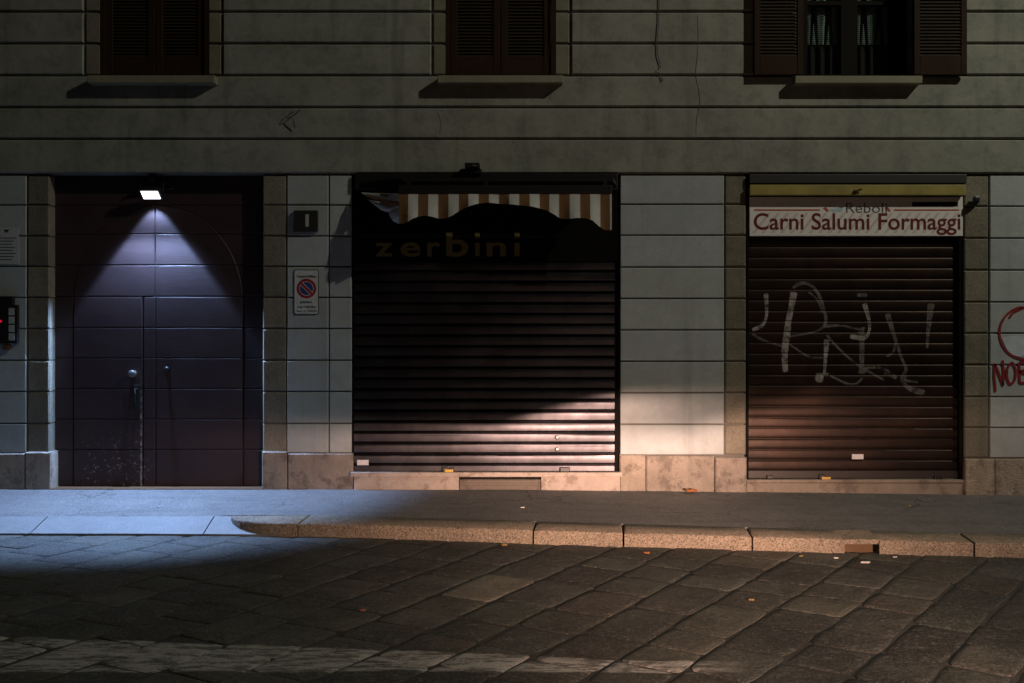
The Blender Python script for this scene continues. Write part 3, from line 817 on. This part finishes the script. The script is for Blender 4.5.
w = fr.build('window', M['dark_wood'], bld); w['label'] = 'window with open louvred shutters and pale green curtains'
for x0, x1 in PANES:
    gl = MB(); gl.box(x0, x1, y + .025, y + .031, WZ0 + .05, WZ1 - .1); gl.build('pane', M['glass'], w)
    cu = MB(); yc = y + .085
    f_ = (x1 - x0) / 33.5
    # gathered net curtain: broad pleats that hang forward, and narrower ones that open out towards the hem
    for (u0, u1, v0, v1, zt, dy) in ((.3, 6.2, .6, 4.6, -2, 0), (11.5, 21.5, 13.5, 19.0, -2, .004), (26.5, 32.5, 28.5, 32.3, -2, .002),
                                     (8.2, 9.2, 6.4, 11.2, 24, .012), (23.6, 24.4, 21.2, 26.2, 26, .012)):
        k = 8; vs = []
        for q in range(7):
            t = q / 6; py = zt + (44.5 - zt) * t
            zz = PZ(py, yc) if zt > 0 or q else WZ1
            for m_ in range(k + 1):
                e = m_ / k
                uu = (u0 + (u1 - u0) * e) * (1 - t) + (v0 + (v1 - v0) * e) * t
                vs.append((x0 + uu * f_, yc + dy - .010 * math.sin(math.pi * e) + .0015 * math.sin(q * 2.1 + u0), zz))
        cu.add(vs, [(q * (k + 1) + m_, q * (k + 1) + m_ + 1, (q + 1) * (k + 1) + m_ + 1, (q + 1) * (k + 1) + m_) for q in range(6) for m_ in range(k)])
    cu.build('curtain', M['curtain'], w, 80)
    cu = MB(); vs = []; k = 60
    for i in range(k + 1):
        t = i / k; X = x0 - .02 + (x1 - x0 + .04) * t
        yy = y + .075 + .02 * math.sin(t * 24)
        vs += [(X, yy, WZ0), (X, yy, PZ(44.5, y))]
    cu.add(vs, [(2 * i, 2 * i + 2, 2 * i + 3, 2 * i + 1) for i in range(k)]); cu.build('brown_curtain', M['curtain_brown'], w, 80)
    bl = MB(); z = PZ(44, y)
    while z < WZ1 - .1:
        bl.box(x0, x1, y + .052, y + .057, z, z + .006); z += .0205
    bl.build('blind', M['dark_wood'], w)
bk = MB(); bk.box(a - .05, b + .05, y + .16, y + .2, WZ0 - .05, WZ1 + .1); bk.build('backing', M['void'], w)
for x0, x1 in ((PX(754, -.06), PX(803, -.06)), (PX(913.5, -.06), PX(966.5, -.06))):
    f, s = MB(), MB(); louvre(f, s, x0, x1, PZ(75, -.06), WZ1, -.075, .06)
    f.build('shutter_frame', M['wood'], w); s.build('louvres', M['louvre'], w)
sill(w, PX(795, -.1), PX(922, -.1), PZ(83.5, -.1), PZ(76, -.1))

# ------------------------------------------------------------------ things on the facade
# flood light over the carriage door
LX, LY, LZ = PX(150, .0), .035, PZ(192, 0)
fl = thing('flood_light', (LX, .15, 3.16), 'small lit black floodlight above the carriage door', 'floodlight')
b = MB()
def tilted(mb, cx, cy, cz, w, d, h, tilt, c=0.004):
    bm = bmesh.new(); bmesh.ops.create_cube(bm, size=1)
    for v in bm.verts: v.co = (v.co.x * w, v.co.y * d, v.co.z * h)
    if c: bmesh.ops.bevel(bm, geom=bm.edges[:], offset=c, segments=2, affect='EDGES')
    for v in bm.verts:
        yv, zv = v.co.y, v.co.z
        v.co = (cx + v.co.x, cy + yv * math.cos(tilt) - zv * math.sin(tilt), cz + yv * math.sin(tilt) + zv * math.cos(tilt))
    mb.take(bm)
TI = R(-34)
tilted(b, LX, LY, LZ - .005, .215, .15, .05, TI)
b.build('housing', M['black'], fl)
b = MB(); b.tube([(LX + .115, LY, LZ), (LX + .115, LY + .02, LZ + .09), (LX, LY + .03, LZ + .11), (LX - .115, LY + .02, LZ + .09), (LX - .115, LY, LZ)], .008); b.box(LX - .03, LX + .03, LY, LY + .06, LZ + .105, 3.165)
b.build('bracket', M['black'], fl)
b = MB()
tilted(b, LX, LY - math.sin(-TI) * .0285, LZ - .005 - math.cos(TI) * .0285, .168, .108, .006, TI, 0); b.build('led_panel', M['led'], fl)
b = MB(); b.tube([(LX + .11, .05, LZ + .03), (LX + .18, .05, LZ + .035), (LX + .2, .1, LZ + .05)], .009); b.build('sensor', M['black'], fl)

# striped awning valance in front of the bakery
AY = -.33
aw = thing('striped_awning', (PX(486), 0, 3.0), 'brown and white striped awning valance hanging crookedly below a dark cassette', 'awning')
ax = lambda px: PX(px, AY); az = lambda py: PZ(py, AY)
b = MB(); b.box(PX(353, -.1), PX(619, -.1), -.02, .03, PZ(190), 3.155, .01); b.box(ax(398.5), ax(612), AY - .02, AY + .04, az(194), az(185.5), .008)
zz = PZ(184, -.15); b.add([(x_, y_, zz + dz) for dz in (0, .035) for x_, y_ in ((PX(357), -.0), (PX(617), -.0), (PX(613, -.3), -.31), (PX(402, -.3), -.31))], [(0, 1, 2, 3), (4, 7, 6, 5), (0, 4, 5, 1), (1, 5, 6, 2), (2, 6, 7, 3), (3, 7, 4, 0)])
for px in (410, 486, 604): b.box(PX(px, -.2) - .02, PX(px, -.2) + .02, -.32, .03, PZ(188, -.15), PZ(184, -.15))
b.build('cassette', M['black'], aw)
BOT = [(398, 223.5), (404, 224), (408, 222.5), (413, 219.5), (418, 217.2), (425, 216), (432, 217), (438, 218.5), (447, 218.5), (453, 215.5), (460, 211), (468, 207.5), (478, 204.2), (488, 203), (500, 204), (510, 204.7), (522, 206), (533, 207.5), (545, 210), (553, 214), (560, 218.5), (568, 219.3), (576, 218.5), (585, 218.5), (592, 221), (598, 226), (604, 230), (609, 230.5), (611.5, 230)]
def bot(px):
    for (a_, ya), (b_, yb) in zip(BOT, BOT[1:]):
        if a_ <= px <= b_: return ya + (yb - ya) * (px - a_) / (b_ - a_)
    return BOT[-1][1]
edges = [398.5, 408.5, 418.3, 428.4, 438.3, 448.6, 459, 468.5, 478.8, 489, 499, 509.2, 519.2, 529.6, 539.6, 549.3, 559, 569.6, 580, 590, 600.2, 609.8, 611.6]
def cloth_y(px, t): return AY - .012 - .018 * t * (1 + math.sin(px * .11)) - .010 * t * math.sin(px * .31)
for k, (e0, e1) in enumerate(zip(edges, edges[1:])):
    s = MB(); n = 5; vs = []
    for side in (0, .003):
        for i in range(n + 1):
            px = e0 + (e1 - e0) * i / n
            for j in range(7):
                t = j / 6
                vs.append((ax(px), cloth_y(px, t) + side, az(193.5 + (bot(px) - 193.5) * t)))
    q = (n + 1) * 7
    fs = []
    for i in range(n):
        for j in range(6):
            a0 = i * 7 + j
            fs += [(a0, a0 + 1, a0 + 8, a0 + 7), (q + a0, q + a0 + 7, q + a0 + 8, q + a0 + 1)]
        fs.append((i * 7 + 6, q + i * 7 + 6, q + i * 7 + 13, i * 7 + 13))
    s.add(vs, fs)
    s.build('brown_stripe' if k % 2 == 0 and k < 22 else 'white_stripe', M['cloth_brown'] if k % 2 == 0 and k < 22 else M['cloth_white'], aw, 60)
# bunched left end: folded-over cloth
def fold(mb, pts, bulge, y=AY):
    """pts: upper edge and lower edge polylines in picture columns/rows"""
    up, lo = pts; n = len(up); vs = []
    ye = lambda px: y + (-.02 - AY) * max(0.0, min(1.0, (399 - px) / 38.0))
    for side in (0, .003):
        for (a_, b_), (c_, d_) in zip(up, lo):
            for j in range(5):
                t = j / 4
                px, py = a_ + (c_ - a_) * t, b_ + (d_ - b_) * t
                yy = ye(px) - bulge * math.sin(math.pi * t); vs.append((PX(px, yy), yy + side, PZ(py, yy)))
    q = n * 5; fs = []
    for i in range(n - 1):
        for j in range(4):
            a0 = i * 5 + j
            fs += [(a0, a0 + 1, a0 + 6, a0 + 5), (q + a0, q + a0 + 5, q + a0 + 6, q + a0 + 1)]
    mb.add(vs, fs)
s = MB(); fold(s, ([(361, 192.3), (372, 193), (385, 193.2), (398.6, 193.4)], [(363, 194.5), (374, 199), (388, 203), (398.6, 205.5)]), .02, AY - .03); s.build('white_stripe', M['cloth_white'], aw, 60)
s = MB(); fold(s, ([(364, 194.5), (376, 197.5), (388, 200.5), (399.5, 201.5)], [(366, 196.5), (378, 201), (390, 205), (399.5, 206.5)]), .012, AY - .055); s.build('brown_stripe', M['cloth_brown'], aw, 60)
s = MB(); fold(s, ([(379, 193.4), (388, 193.6)], [(380, 196.2), (389, 197)]), .012, AY - .058); s.build('brown_stripe', M['cloth_brown'], aw, 60)
s = MB(); fold(s, ([(367, 199), (376, 201), (388, 204.5), (399, 206.5)], [(372, 203), (381, 210), (388, 212.5), (396, 207.5)]), .03, AY - .02); s.build('white_stripe', M['cloth_white'], aw, 60)
s = MB(); fold(s, ([(399, 205.5), (393, 208.5), (389, 212)], [(399, 224), (393, 221), (389, 215)]), .03, AY - .03); s.build('white_stripe', M['cloth_white'], aw, 60)

# signboard of the delicatessen
SY = .045
sg = thing('shop_sign', (PX(855), SY + .03, PZ(236, SY)), 'white signboard lettered Carni Salumi Formaggi in dark red', 'shop sign')
b = MB(); b.panel(PX(749.5, SY), PX(963, SY), PZ(236, SY), PZ(197, SY), SY, SY + .05, .003); b.build('board', M['sign_white'], sg)
b = MB()
for i in range(-2, 24):
    x0 = 752 + i * 9.4
    pl = [(x0, 233), (x0 + 3.2, 233), (x0 + 19, 213), (x0 + 15.8, 213)]
    if x0 < 751 or x0 + 19 > 961: continue
    b.prism([(PX(a_, SY), PZ(c_, SY)) for a_, c_ in pl], SY - .0008, SY)
b.build('pale_stripes', M['sign_peach'], sg)
b = MB(); text_mb(b, 'Carni Salumi Formaggi', PX(753.8, SY), PX(960.5, SY), PZ(235, SY), PZ(213.0, SY), SY, .012, thick=.002); b.build('lettering', M['burgundy'], sg)
b = MB(); text_mb(b, 'Reboli', PX(846, SY), PX(887, SY), PZ(212.8, SY), PZ(203, SY), SY, -.004, thick=.002); b.build('lettering', M['grey_ink'], sg)
for e0, e1, px in ((754, 820, 823), (894, 959, 885)):
    b = MB(); b.panel(PX(e0, SY), PX(e1, SY), PZ(210.7, SY), PZ(209.3, SY), SY - .002, SY)
    b.prism([(PX(px, SY), PZ(208, SY)), (PX(px + 4, SY), PZ(212, SY)), (PX(px + 6, SY), PZ(211, SY)), (PX(px + 3, SY), PZ(207, SY))], SY - .002, SY)
    b.build('red_rule', M['orange_ink'], sg)
b = MB(); b.prism([(PX(a_, SY), PZ(c_, SY)) for a_, c_ in [(829, 209), (843, 208), (842, 211.5), (833, 212.5)]], SY - .0015, SY); b.build('blue_mark', M['pale_blue'], sg)
b = MB(); b.panel(PX(912, SY), PX(958, SY), PZ(206.5, SY), PZ(202, SY), SY - .002, SY); b.build('dark_tape', M['guide_brown'], sg)

# yellow awning cassette over it
YY = -.04
yc = thing('awning_cassette', (PX(858), .05, PZ(195)), 'long dull yellow metal awning cassette above the white signboard', 'awning cassette')
b = MB(); b.box(PX(750, YY), PX(966, YY), YY, YY + .07, PZ(195, YY), PZ(184.6, YY), .006); b.build('front_cover', M['yellow'], yc)
b = MB(); b.box(PX(749), PX(966), YY + .02, .2, PZ(183.5), 3.15, .006); b.build('housing', M['dark'], yc)
b = MB(); b.box(PX(855, YY) - .015, PX(855, YY) + .02, YY - .02, YY, PZ(193, YY), PZ(190.2, YY), .003); b.tube([(PX(856, YY), YY - .01, PZ(191, YY)), (PX(861, YY), YY - .025, PZ(189.5, YY))], .008); b.build('winding_eye', M['black'], yc)

# house number lamp
hn = thing('house_number', (PX(305), .02, PZ(231.5)), 'dark boxed house number plate showing a pale 1', 'house number')
b = MB(); b.box(PX(294), PX(318), -.018, .024, PZ(231.5), PZ(210.5), .006); b.build('box', M['dark'], hn)
b = MB(); text_mb(b, '1', PX(305.8), PX(309.2), PZ(226.8), PZ(214.5), -.018, .03, thick=.002); b.build('numeral', M['grey_label'], hn)

# driveway no-parking plate
NX0, NX1, NZ0, NZ1, NY = PX(293.5), PX(318.5), PZ(314.5), PZ(269.5), .014
ns = thing('no_parking_sign', ((NX0 + NX1) / 2, .02, NZ0), 'white driveway plate with a red and blue no-parking disc', 'traffic sign')
def rrect(x0, x1, z0, z1, r, n=5):
    pts = []
    for cx_, cz_, a0 in ((x1 - r, z0 + r, -90), (x1 - r, z1 - r, 0), (x0 + r, z1 - r, 90), (x0 + r, z0 + r, 180)):
        pts += [(cx_ + r * math.cos(R(a0 + 90 * i / n)), cz_ + r * math.sin(R(a0 + 90 * i / n))) for i in range(n + 1)]
    return pts
b = MB(); b.prism(rrect(NX0, NX1, NZ0, NZ1, .022), NY, NY + .01, .001); b.build('border', M['dark'], ns)
b = MB(); b.prism(rrect(NX0 + .007, NX1 - .007, NZ0 + .007, NZ1 - .007, .018), NY - .0015, NY + .002); b.build('plate', M['plate_white'], ns)
ccx, ccz = PX(306.2), PZ(288.5)
circ = lambda r, n=40: [(ccx + r * math.cos(2 * math.pi * i / n), ccz + r * math.sin(2 * math.pi * i / n)) for i in range(n)]
b = MB(); b.prism(circ(.098), NY - .003, NY); b.build('red_disc', M['red_ink'], ns)
b = MB(); b.prism(circ(.072), NY - .0036, NY - .001); b.build('white_ring', M['plate_white'], ns)
b = MB(); b.prism(circ(.066), NY - .0042, NY - .001); b.build('blue_disc', M['blue_ink'], ns)
q = .012 * .7071; L_ = .075 * .7071
for q, yy, mm, nm in ((.019 * .7071, NY - .0046, 'plate_white', 'white_bar'), (.012 * .7071, NY - .0052, 'red_ink', 'red_bar')):
    b = MB(); b.prism([(ccx - L_ - q, ccz + L_ - q), (ccx + L_ - q, ccz - L_ - q), (ccx + L_ + q, ccz - L_ + q), (ccx - L_ + q, ccz + L_ + q)], yy, NY - .002); b.build(nm, M[mm], ns)
b = MB()
for s, a_, c_, t_, u_ in (('Comune di Milano', 296.5, 316, 274.8, 277.6), ('passo', 300, 312, 301, 304.2), ('carrabile', 297, 315.5, 305.3, 308), ('Aut. n. 740/23', 296, 316.5, 309.8, 312)):
    text_mb(b, s, PX(a_), PX(c_), PZ(u_), PZ(t_), NY - .0015, .02, thick=.001)
b.build('lettering', M['ink'], ns)

# notice at far left
nt_ = thing('paper_notice', (PX(4), .02, PZ(264)), 'printed paper notice pinned on the grey pier above the intercom', 'notice')
b = MB(); b.panel(PX(-12), PX(18), PZ(264), PZ(227), .017, .022); b.build('sheet', M['paper'], nt_)
b = MB()
b.prism([(PX(2), PZ(229.5)), (PX(9), PZ(229.5)), (PX(5.5), PZ(233))], .0155, .018)
for i in range(8): b.panel(PX(-9), PX(15 - (i * 7 % 5)), PZ(238.3 + i * 3.1), PZ(237.4 + i * 3.1), .0162, .018)
b.build('print', M['ink'], nt_)

# intercom
ic = thing('intercom', (PX(4), .02, PZ(344)), 'dark intercom panel with a strip of pale name tags and red light', 'intercom')
b = MB(); b.box(PX(-22), PX(18.5), -.03, .024, PZ(343.5), PZ(305), .008); b.box(PX(-22), PX(14), -.035, .024, PZ(304.5), PZ(296.5), .006); b.build('casing', M['black'], ic)
for i in range(4):
    b = MB(); b.panel(PX(10.3), PX(16), PZ(315.2 + i * 8.4), PZ(308.2 + i * 8.4), -.034, -.028, .001); b.build('name_tag', M['grey_label'], ic)
b = MB(); b.lathe((PX(2.2), -.03, PZ(321.3)), (0, -1, 0), [(0, .013), (.006, .013), (.01, .006)], 12); b.build('indicator', M['red_led'], ic)
b = MB(); b.box(PX(3), PX(11), -.02, .01, PZ(350), PZ(344), .01); b.build('lower_tab', M['ochre'], ic)

# small emergency light over the bakery
el = thing('wall_spotlight', (PX(471), 0, PZ(174)), 'small unlit dark spotlight on the wall edge above the striped awning', 'spotlight')
b = MB(); b.box(PX(465, -.1), PX(480, -.1), -.16, -.02, PZ(168.5, -.1), PZ(163.5, -.1), .012); b.build('head', M['black'], el)
b = MB(); b.box(PX(460, -.05), PX(482, -.05), -.07, -.001, PZ(174, -.05), PZ(169.5, -.05), .008); b.build('base', M['black'], el)
b = MB(); b.box(PX(472.3, -.16), PX(476.5, -.16), -.165, -.158, PZ(166.3, -.16), PZ(164.9, -.16), .002); b.build('lens', M['steel'], el)

# small sensor on the right jamb
cs = thing('security_sensor', (PX(976), .03, PZ(203)), 'small dark security sensor on the stone jamb right of the signboard', 'sensor')
b = MB(); b.box(PX(974.5, -.05), PX(979.5, -.05), -.06, .0, PZ(201.5, -.07), PZ(196.5, -.07), .01); b.build('head', M['black'], cs)
b = MB(); b.tube([(PX(976.5), -.03, PZ(201)), (PX(975), -.005, PZ(203.5)), (PX(974), .03, PZ(206))], .022); b.build('arm', M['black'], cs)
b = MB(); b.box(PX(974.8, -.05), PX(979.3, -.05), -.057, -.003, PZ(196.4, -.07), PZ(195.5, -.07), .003); b.build('cap', M['plate_white'], cs)

# loose wires
wr = MB(); wr.tube([(PX(a_), -.012, PZ(c_)) for a_, c_ in [(659.3, -90), (659.2, 0), (658.5, 22), (657, 40), (657.3, 55), (660, 64), (660.5, 67.5), (655, 72.5), (658.5, 73), (661, 76.5), (663, 81)]], .0045, 6)
tag(wr.build('loose_cable', M['cable'], None, 40), 'thin dark cable dangling loose down the grooved upper wall', 'cable')
wr = MB(); wr.tube([(PX(a_), y_, PZ(c_)) for a_, y_, c_ in [(300, .01, 109), (297, -.03, 114), (292.5, -.05, 117.5), (288, -.045, 119.5), (290, -.04, 115), (294, -.03, 112.5)]], .005, 6)
wr.tube([(PX(a_), y_, PZ(c_)) for a_, y_, c_ in [(292.5, -.05, 117.5), (294.5, -.04, 122), (295.5, -.02, 129)]], .005, 6)
tag(wr.build('bent_wire', M['black'], None, 40), 'bent black wire hook sticking out of a wall groove', 'wire')

# ------------------------------------------------------------------ litter
def ground_pt(px, py):
    """point of the road or pavement seen at a picture position, from the known heights"""
    z = -.03
    for _ in range(12):
        d = F * (CZ - z) / (py - CY); X = (px - CX) / F * d; y = d - D0
        if y > kerb_y(X) + KW: z = pave_edge_z(X) * (y / (kerb_y(X) + KW)) - g(X) * 0
        else: z = ROADZ - g(X) + .003
    return X, y, z
def scrap(name, px, py, size, mat, label, cat, asp=1.6, lift=.006, lobes=7):
    X, y, z = ground_pt(px, py)
    m = MB(); n = 14; a0 = random.uniform(0, 6)
    top, botm = [], []
    for i in range(n):
        a_ = 2 * math.pi * i / n
        r = size * (.75 + .25 * math.sin(a_ * lobes / 2 + a0) * .6 + random.uniform(-.08, .08))
        dx, dy = r * math.cos(a_) * asp, r * math.sin(a_)
        top.append((X + dx, y + dy, z + lift + random.uniform(0, .35) * size)); botm.append((X + dx * .9, y + dy * .9, z + lift * .3))
    vs = top + botm + [(X, y, z + lift + size * .25), (X, y, z + lift * .2)]
    fs = [(i, (i + 1) % n, n + (i + 1) % n, n + i) for i in range(n)] + [(i, 2 * n, (i + 1) % n) for i in range(n)] + [(n + i, n + (i + 1) % n, 2 * n + 1) for i in range(n)]
    m.add(vs, fs)
    return tag(m.build(name, mat), label, cat, 'scraps of litter on the ground')
scrap('fallen_leaf', 691, 491.3, .055, M['leaf_orange'], 'orange oval leaf lying against the plinth between the two shutters', 'leaf', 1.5)
scrap('paper_scrap', 522.5, 508, .014, M['litter_white'], 'tiny pale scrap on the pavement in front of the grey shutter', 'litter')
scrap('fallen_leaf', 504, 545.5, .022, M['leaf_yellow'], 'small yellow leaf in the gutter below the kerb', 'leaf')
scrap('wrapper', 362.5, 611, .018, M['litter_pink'], 'small pink wrapper lying on the open road slabs', 'litter')
scrap('fallen_leaf', 647, 553.5, .02, M['leaf_orange'], 'rust orange leaf scrap on the road near the kerb joint', 'leaf')
scrap('cigarette_butt', 865, 563, .018, M['litter_white'], 'white cigarette butt on the road below the kerb drain', 'litter', 2.4)
scrap('paper_scrap', 836, 558.5, .014, M['litter_white'], 'pale paper scrap in the gutter just left of the kerb drain', 'litter')
scrap('fallen_leaf', 751.5, 600.5, .014, M['leaf_yellow'], 'tiny yellowish leaf alone among the road slabs', 'leaf')
scrap('paper_scrap', 895, 557.5, .013, M['litter_white'], 'pale paper scrap in the gutter just right of the kerb drain', 'litter')
scrap('fallen_leaf', 801, 556.5, .012, M['leaf_yellow'], 'tiny dry leaf in the gutter well left of the drain', 'leaf')
scrap('fallen_leaf', 909.5, 506, .013, M['leaf_yellow'], 'tiny yellow leaf on the pavement before the brown shutter', 'leaf')
scrap('paper_scrap', 158, 507.5, .011, M['litter_white'], 'tiny white scrap on the blue-lit pavement before the carriage door', 'litter')
scrap('fallen_leaf', 411, 516.5, .012, M['leaf_yellow'], 'tiny brown leaf near the kerb left of the pale scrap', 'leaf')

# ------------------------------------------------------------------ light
def lamp(name, kind, loc, power, col, size):
    l = bpy.data.lights.new(name, kind); l.energy = power; l.color = col; l.shadow_soft_size = size
    o = bpy.data.objects.new(name, l); COL.objects.link(o); o.location = loc
    return o
# street lamp hung over the road, up to the right
lamp('street_lamp_light', 'POINT', (10.5, -6.5, 11.5), 2300, (1.0, .97, .80), .10)
# LED flood light over the door: a cone straight down
s = lamp('flood_light_lamp', 'SPOT', (LX, LY + .015, LZ - .06), 1600, (.335, .54, 1.0), .03)
s.data.spot_size = R(93); s.data.spot_blend = .42
s.rotation_euler = (R(2), 0, 0)
# its reflector throws the light down and forward; the door behind gets the weak rear edge of the beam
s.data.use_nodes = True; nt = s.data.node_tree
inc = N(nt, 'ShaderNodeNewGeometry').outputs['Incoming']
sp_ = N(nt, 'ShaderNodeSeparateXYZ'); nt.links.new(inc, sp_.inputs[0])
rear = math_(nt, 'DIVIDE', sp_.outputs[1], math_(nt, 'MAXIMUM', math_(nt, 'MULTIPLY', sp_.outputs[2], -1.0), .001))
k1 = math_(nt, 'SUBTRACT', ramp(nt, rear, .01, .05), math_(nt, 'MULTIPLY', ramp(nt, rear, .065, .15), .45))
k2 = ramp(nt, rear, .235, .275)
val = math_(nt, 'SUBTRACT', 1.0, math_(nt, 'MULTIPLY', k1, .74))
val = math_(nt, 'MULTIPLY', val, math_(nt, 'SUBTRACT', 1.0, math_(nt, 'MULTIPLY', k2, .92)))
side = math_(nt, 'DIVIDE', math_(nt, 'ABSOLUTE', sp_.outputs[0]), math_(nt, 'MAXIMUM', math_(nt, 'MULTIPLY', sp_.outputs[2], -1.0), .001))
lip = math_(nt, 'MULTIPLY', ramp(nt, side, .66, .80), ramp(nt, rear, .04, .075))
val = math_(nt, 'MULTIPLY', val, math_(nt, 'SUBTRACT', 1.0, math_(nt, 'MULTIPLY', lip, .93)))
nt.links.new(val, nt.nodes['Emission'].inputs['Strength'])
# low beams of a car standing across the street: cut-off flat on the left, rising to the right
def headlight(name, loc, kink, power, soft, fan, uc):
    o = lamp(name, 'POINT', loc, power, (1.0, .625, .48), .04)
    l = o.data; l.use_nodes = True; nt = l.node_tree
    em = nt.nodes.get('Emission')
    f = Vector((kink[0] - loc[0], kink[1] - loc[1], 0)); dist = f.length; f.normalize()
    r = Vector((f.y, -f.x, 0)); v0 = (kink[2] - loc[2]) / dist
    inc = N(nt, 'ShaderNodeNewGeometry').outputs['Incoming']
    def dot(v):
        n_ = N(nt, 'ShaderNodeVectorMath', operation='DOT_PRODUCT'); nt.links.new(inc, n_.inputs[0]); n_.inputs[1].default_value = v
        return n_.outputs['Value']
    a_ = math_(nt, 'MAXIMUM', dot(f), .001)
    u = math_(nt, 'DIVIDE', dot(r), a_); v = math_(nt, 'DIVIDE', dot((0, 0, 1)), a_)
    cut = math_(nt, 'ADD', math_(nt, 'MULTIPLY', math_(nt, 'MINIMUM', math_(nt, 'MAXIMUM', u, 0.0), .15), .235), v0)
    below = math_(nt, 'SUBTRACT', cut, v)
    edge = ramp(nt, math_(nt, 'DIVIDE', below, math_(nt, 'ADD', 1.0, math_(nt, 'MULTIPLY', math_(nt, 'ABSOLUTE', u), fan))), -soft, soft)
    hot = math_(nt, 'POWER', 2.718, math_(nt, 'MULTIPLY', math_(nt, 'MAXIMUM', below, 0.0), -17.0))
    wide = math_(nt, 'POWER', 2.718, math_(nt, 'MULTIPLY', math_(nt, 'MULTIPLY', u, u), math_(nt, 'SUBTRACT', -12.0, math_(nt, 'MULTIPLY', math_(nt, 'LESS_THAN', u, 0.0), 5.0))))
    core = math_(nt, 'POWER', 2.718, math_(nt, 'MULTIPLY', math_(nt, 'POWER', math_(nt, 'SUBTRACT', u, uc), 2.0), -70.0))
    fore = math_(nt, 'POWER', 2.718, math_(nt, 'MULTIPLY', math_(nt, 'MAXIMUM', math_(nt, 'SUBTRACT', below, .14), 0.0), -8.0))
    val = math_(nt, 'MULTIPLY', wide, math_(nt, 'ADD', math_(nt, 'MULTIPLY', fore, .24), math_(nt, 'MULTIPLY', hot, .08)))
    val = math_(nt, 'ADD', val, math_(nt, 'MULTIPLY', math_(nt, 'MULTIPLY', core, hot), .72))
    val = math_(nt, 'MULTIPLY', math_(nt, 'MULTIPLY', val, edge), ramp(nt, dot(f), .2, .5))
    # stray light above the cut-off
    val = math_(nt, 'ADD', val, math_(nt, 'MULTIPLY', math_(nt, 'MULTIPLY', wide, ramp(nt, dot(f), .3, .7)), .0025))
    nt.links.new(val, em.inputs['Strength'])
    return o
headlight('headlight_lamp', (1.8, -8.6, .68), (-.15, 0, .61), 8600, .0065, 11.0, .055)
headlight('headlight_lamp', (3.1, -8.6, .68), (1.75, 0, .54), 8900, .022, 2.0, -.025)

w_ = bpy.data.worlds.new('World'); scene.world = w_; w_.use_nodes = True
nt = w_.node_tree; bg = nt.nodes['Background']
sky = nt.nodes.new('ShaderNodeTexSky'); sky.sky_type = 'NISHITA'; sky.sun_disc = False
sky.sun_elevation = R(3); sky.sun_rotation = R(200)
nt.links.new(sky.outputs[0], bg.inputs[0]); bg.inputs[1].default_value = .0011

cam = bpy.data.cameras.new('camera'); co = bpy.data.objects.new('camera', cam); COL.objects.link(co)
co.location = (0, -D0, CZ); co.rotation_euler = (R(90), 0, 0)
cam.lens = F / 1024 * 36; cam.sensor_width = 36; cam.clip_end = 1000; cam.clip_start = .05
scene.camera = co
vs_ = scene.view_settings
vs_.view_transform = 'Standard'; vs_.look = 'None'; vs_.exposure = 0; vs_.gamma = 1; vs_.use_curve_mapping = False
scene.cycles.use_denoising = True
scene.cycles.max_bounces = 6
scene.cycles.sample_clamp_indirect = 3
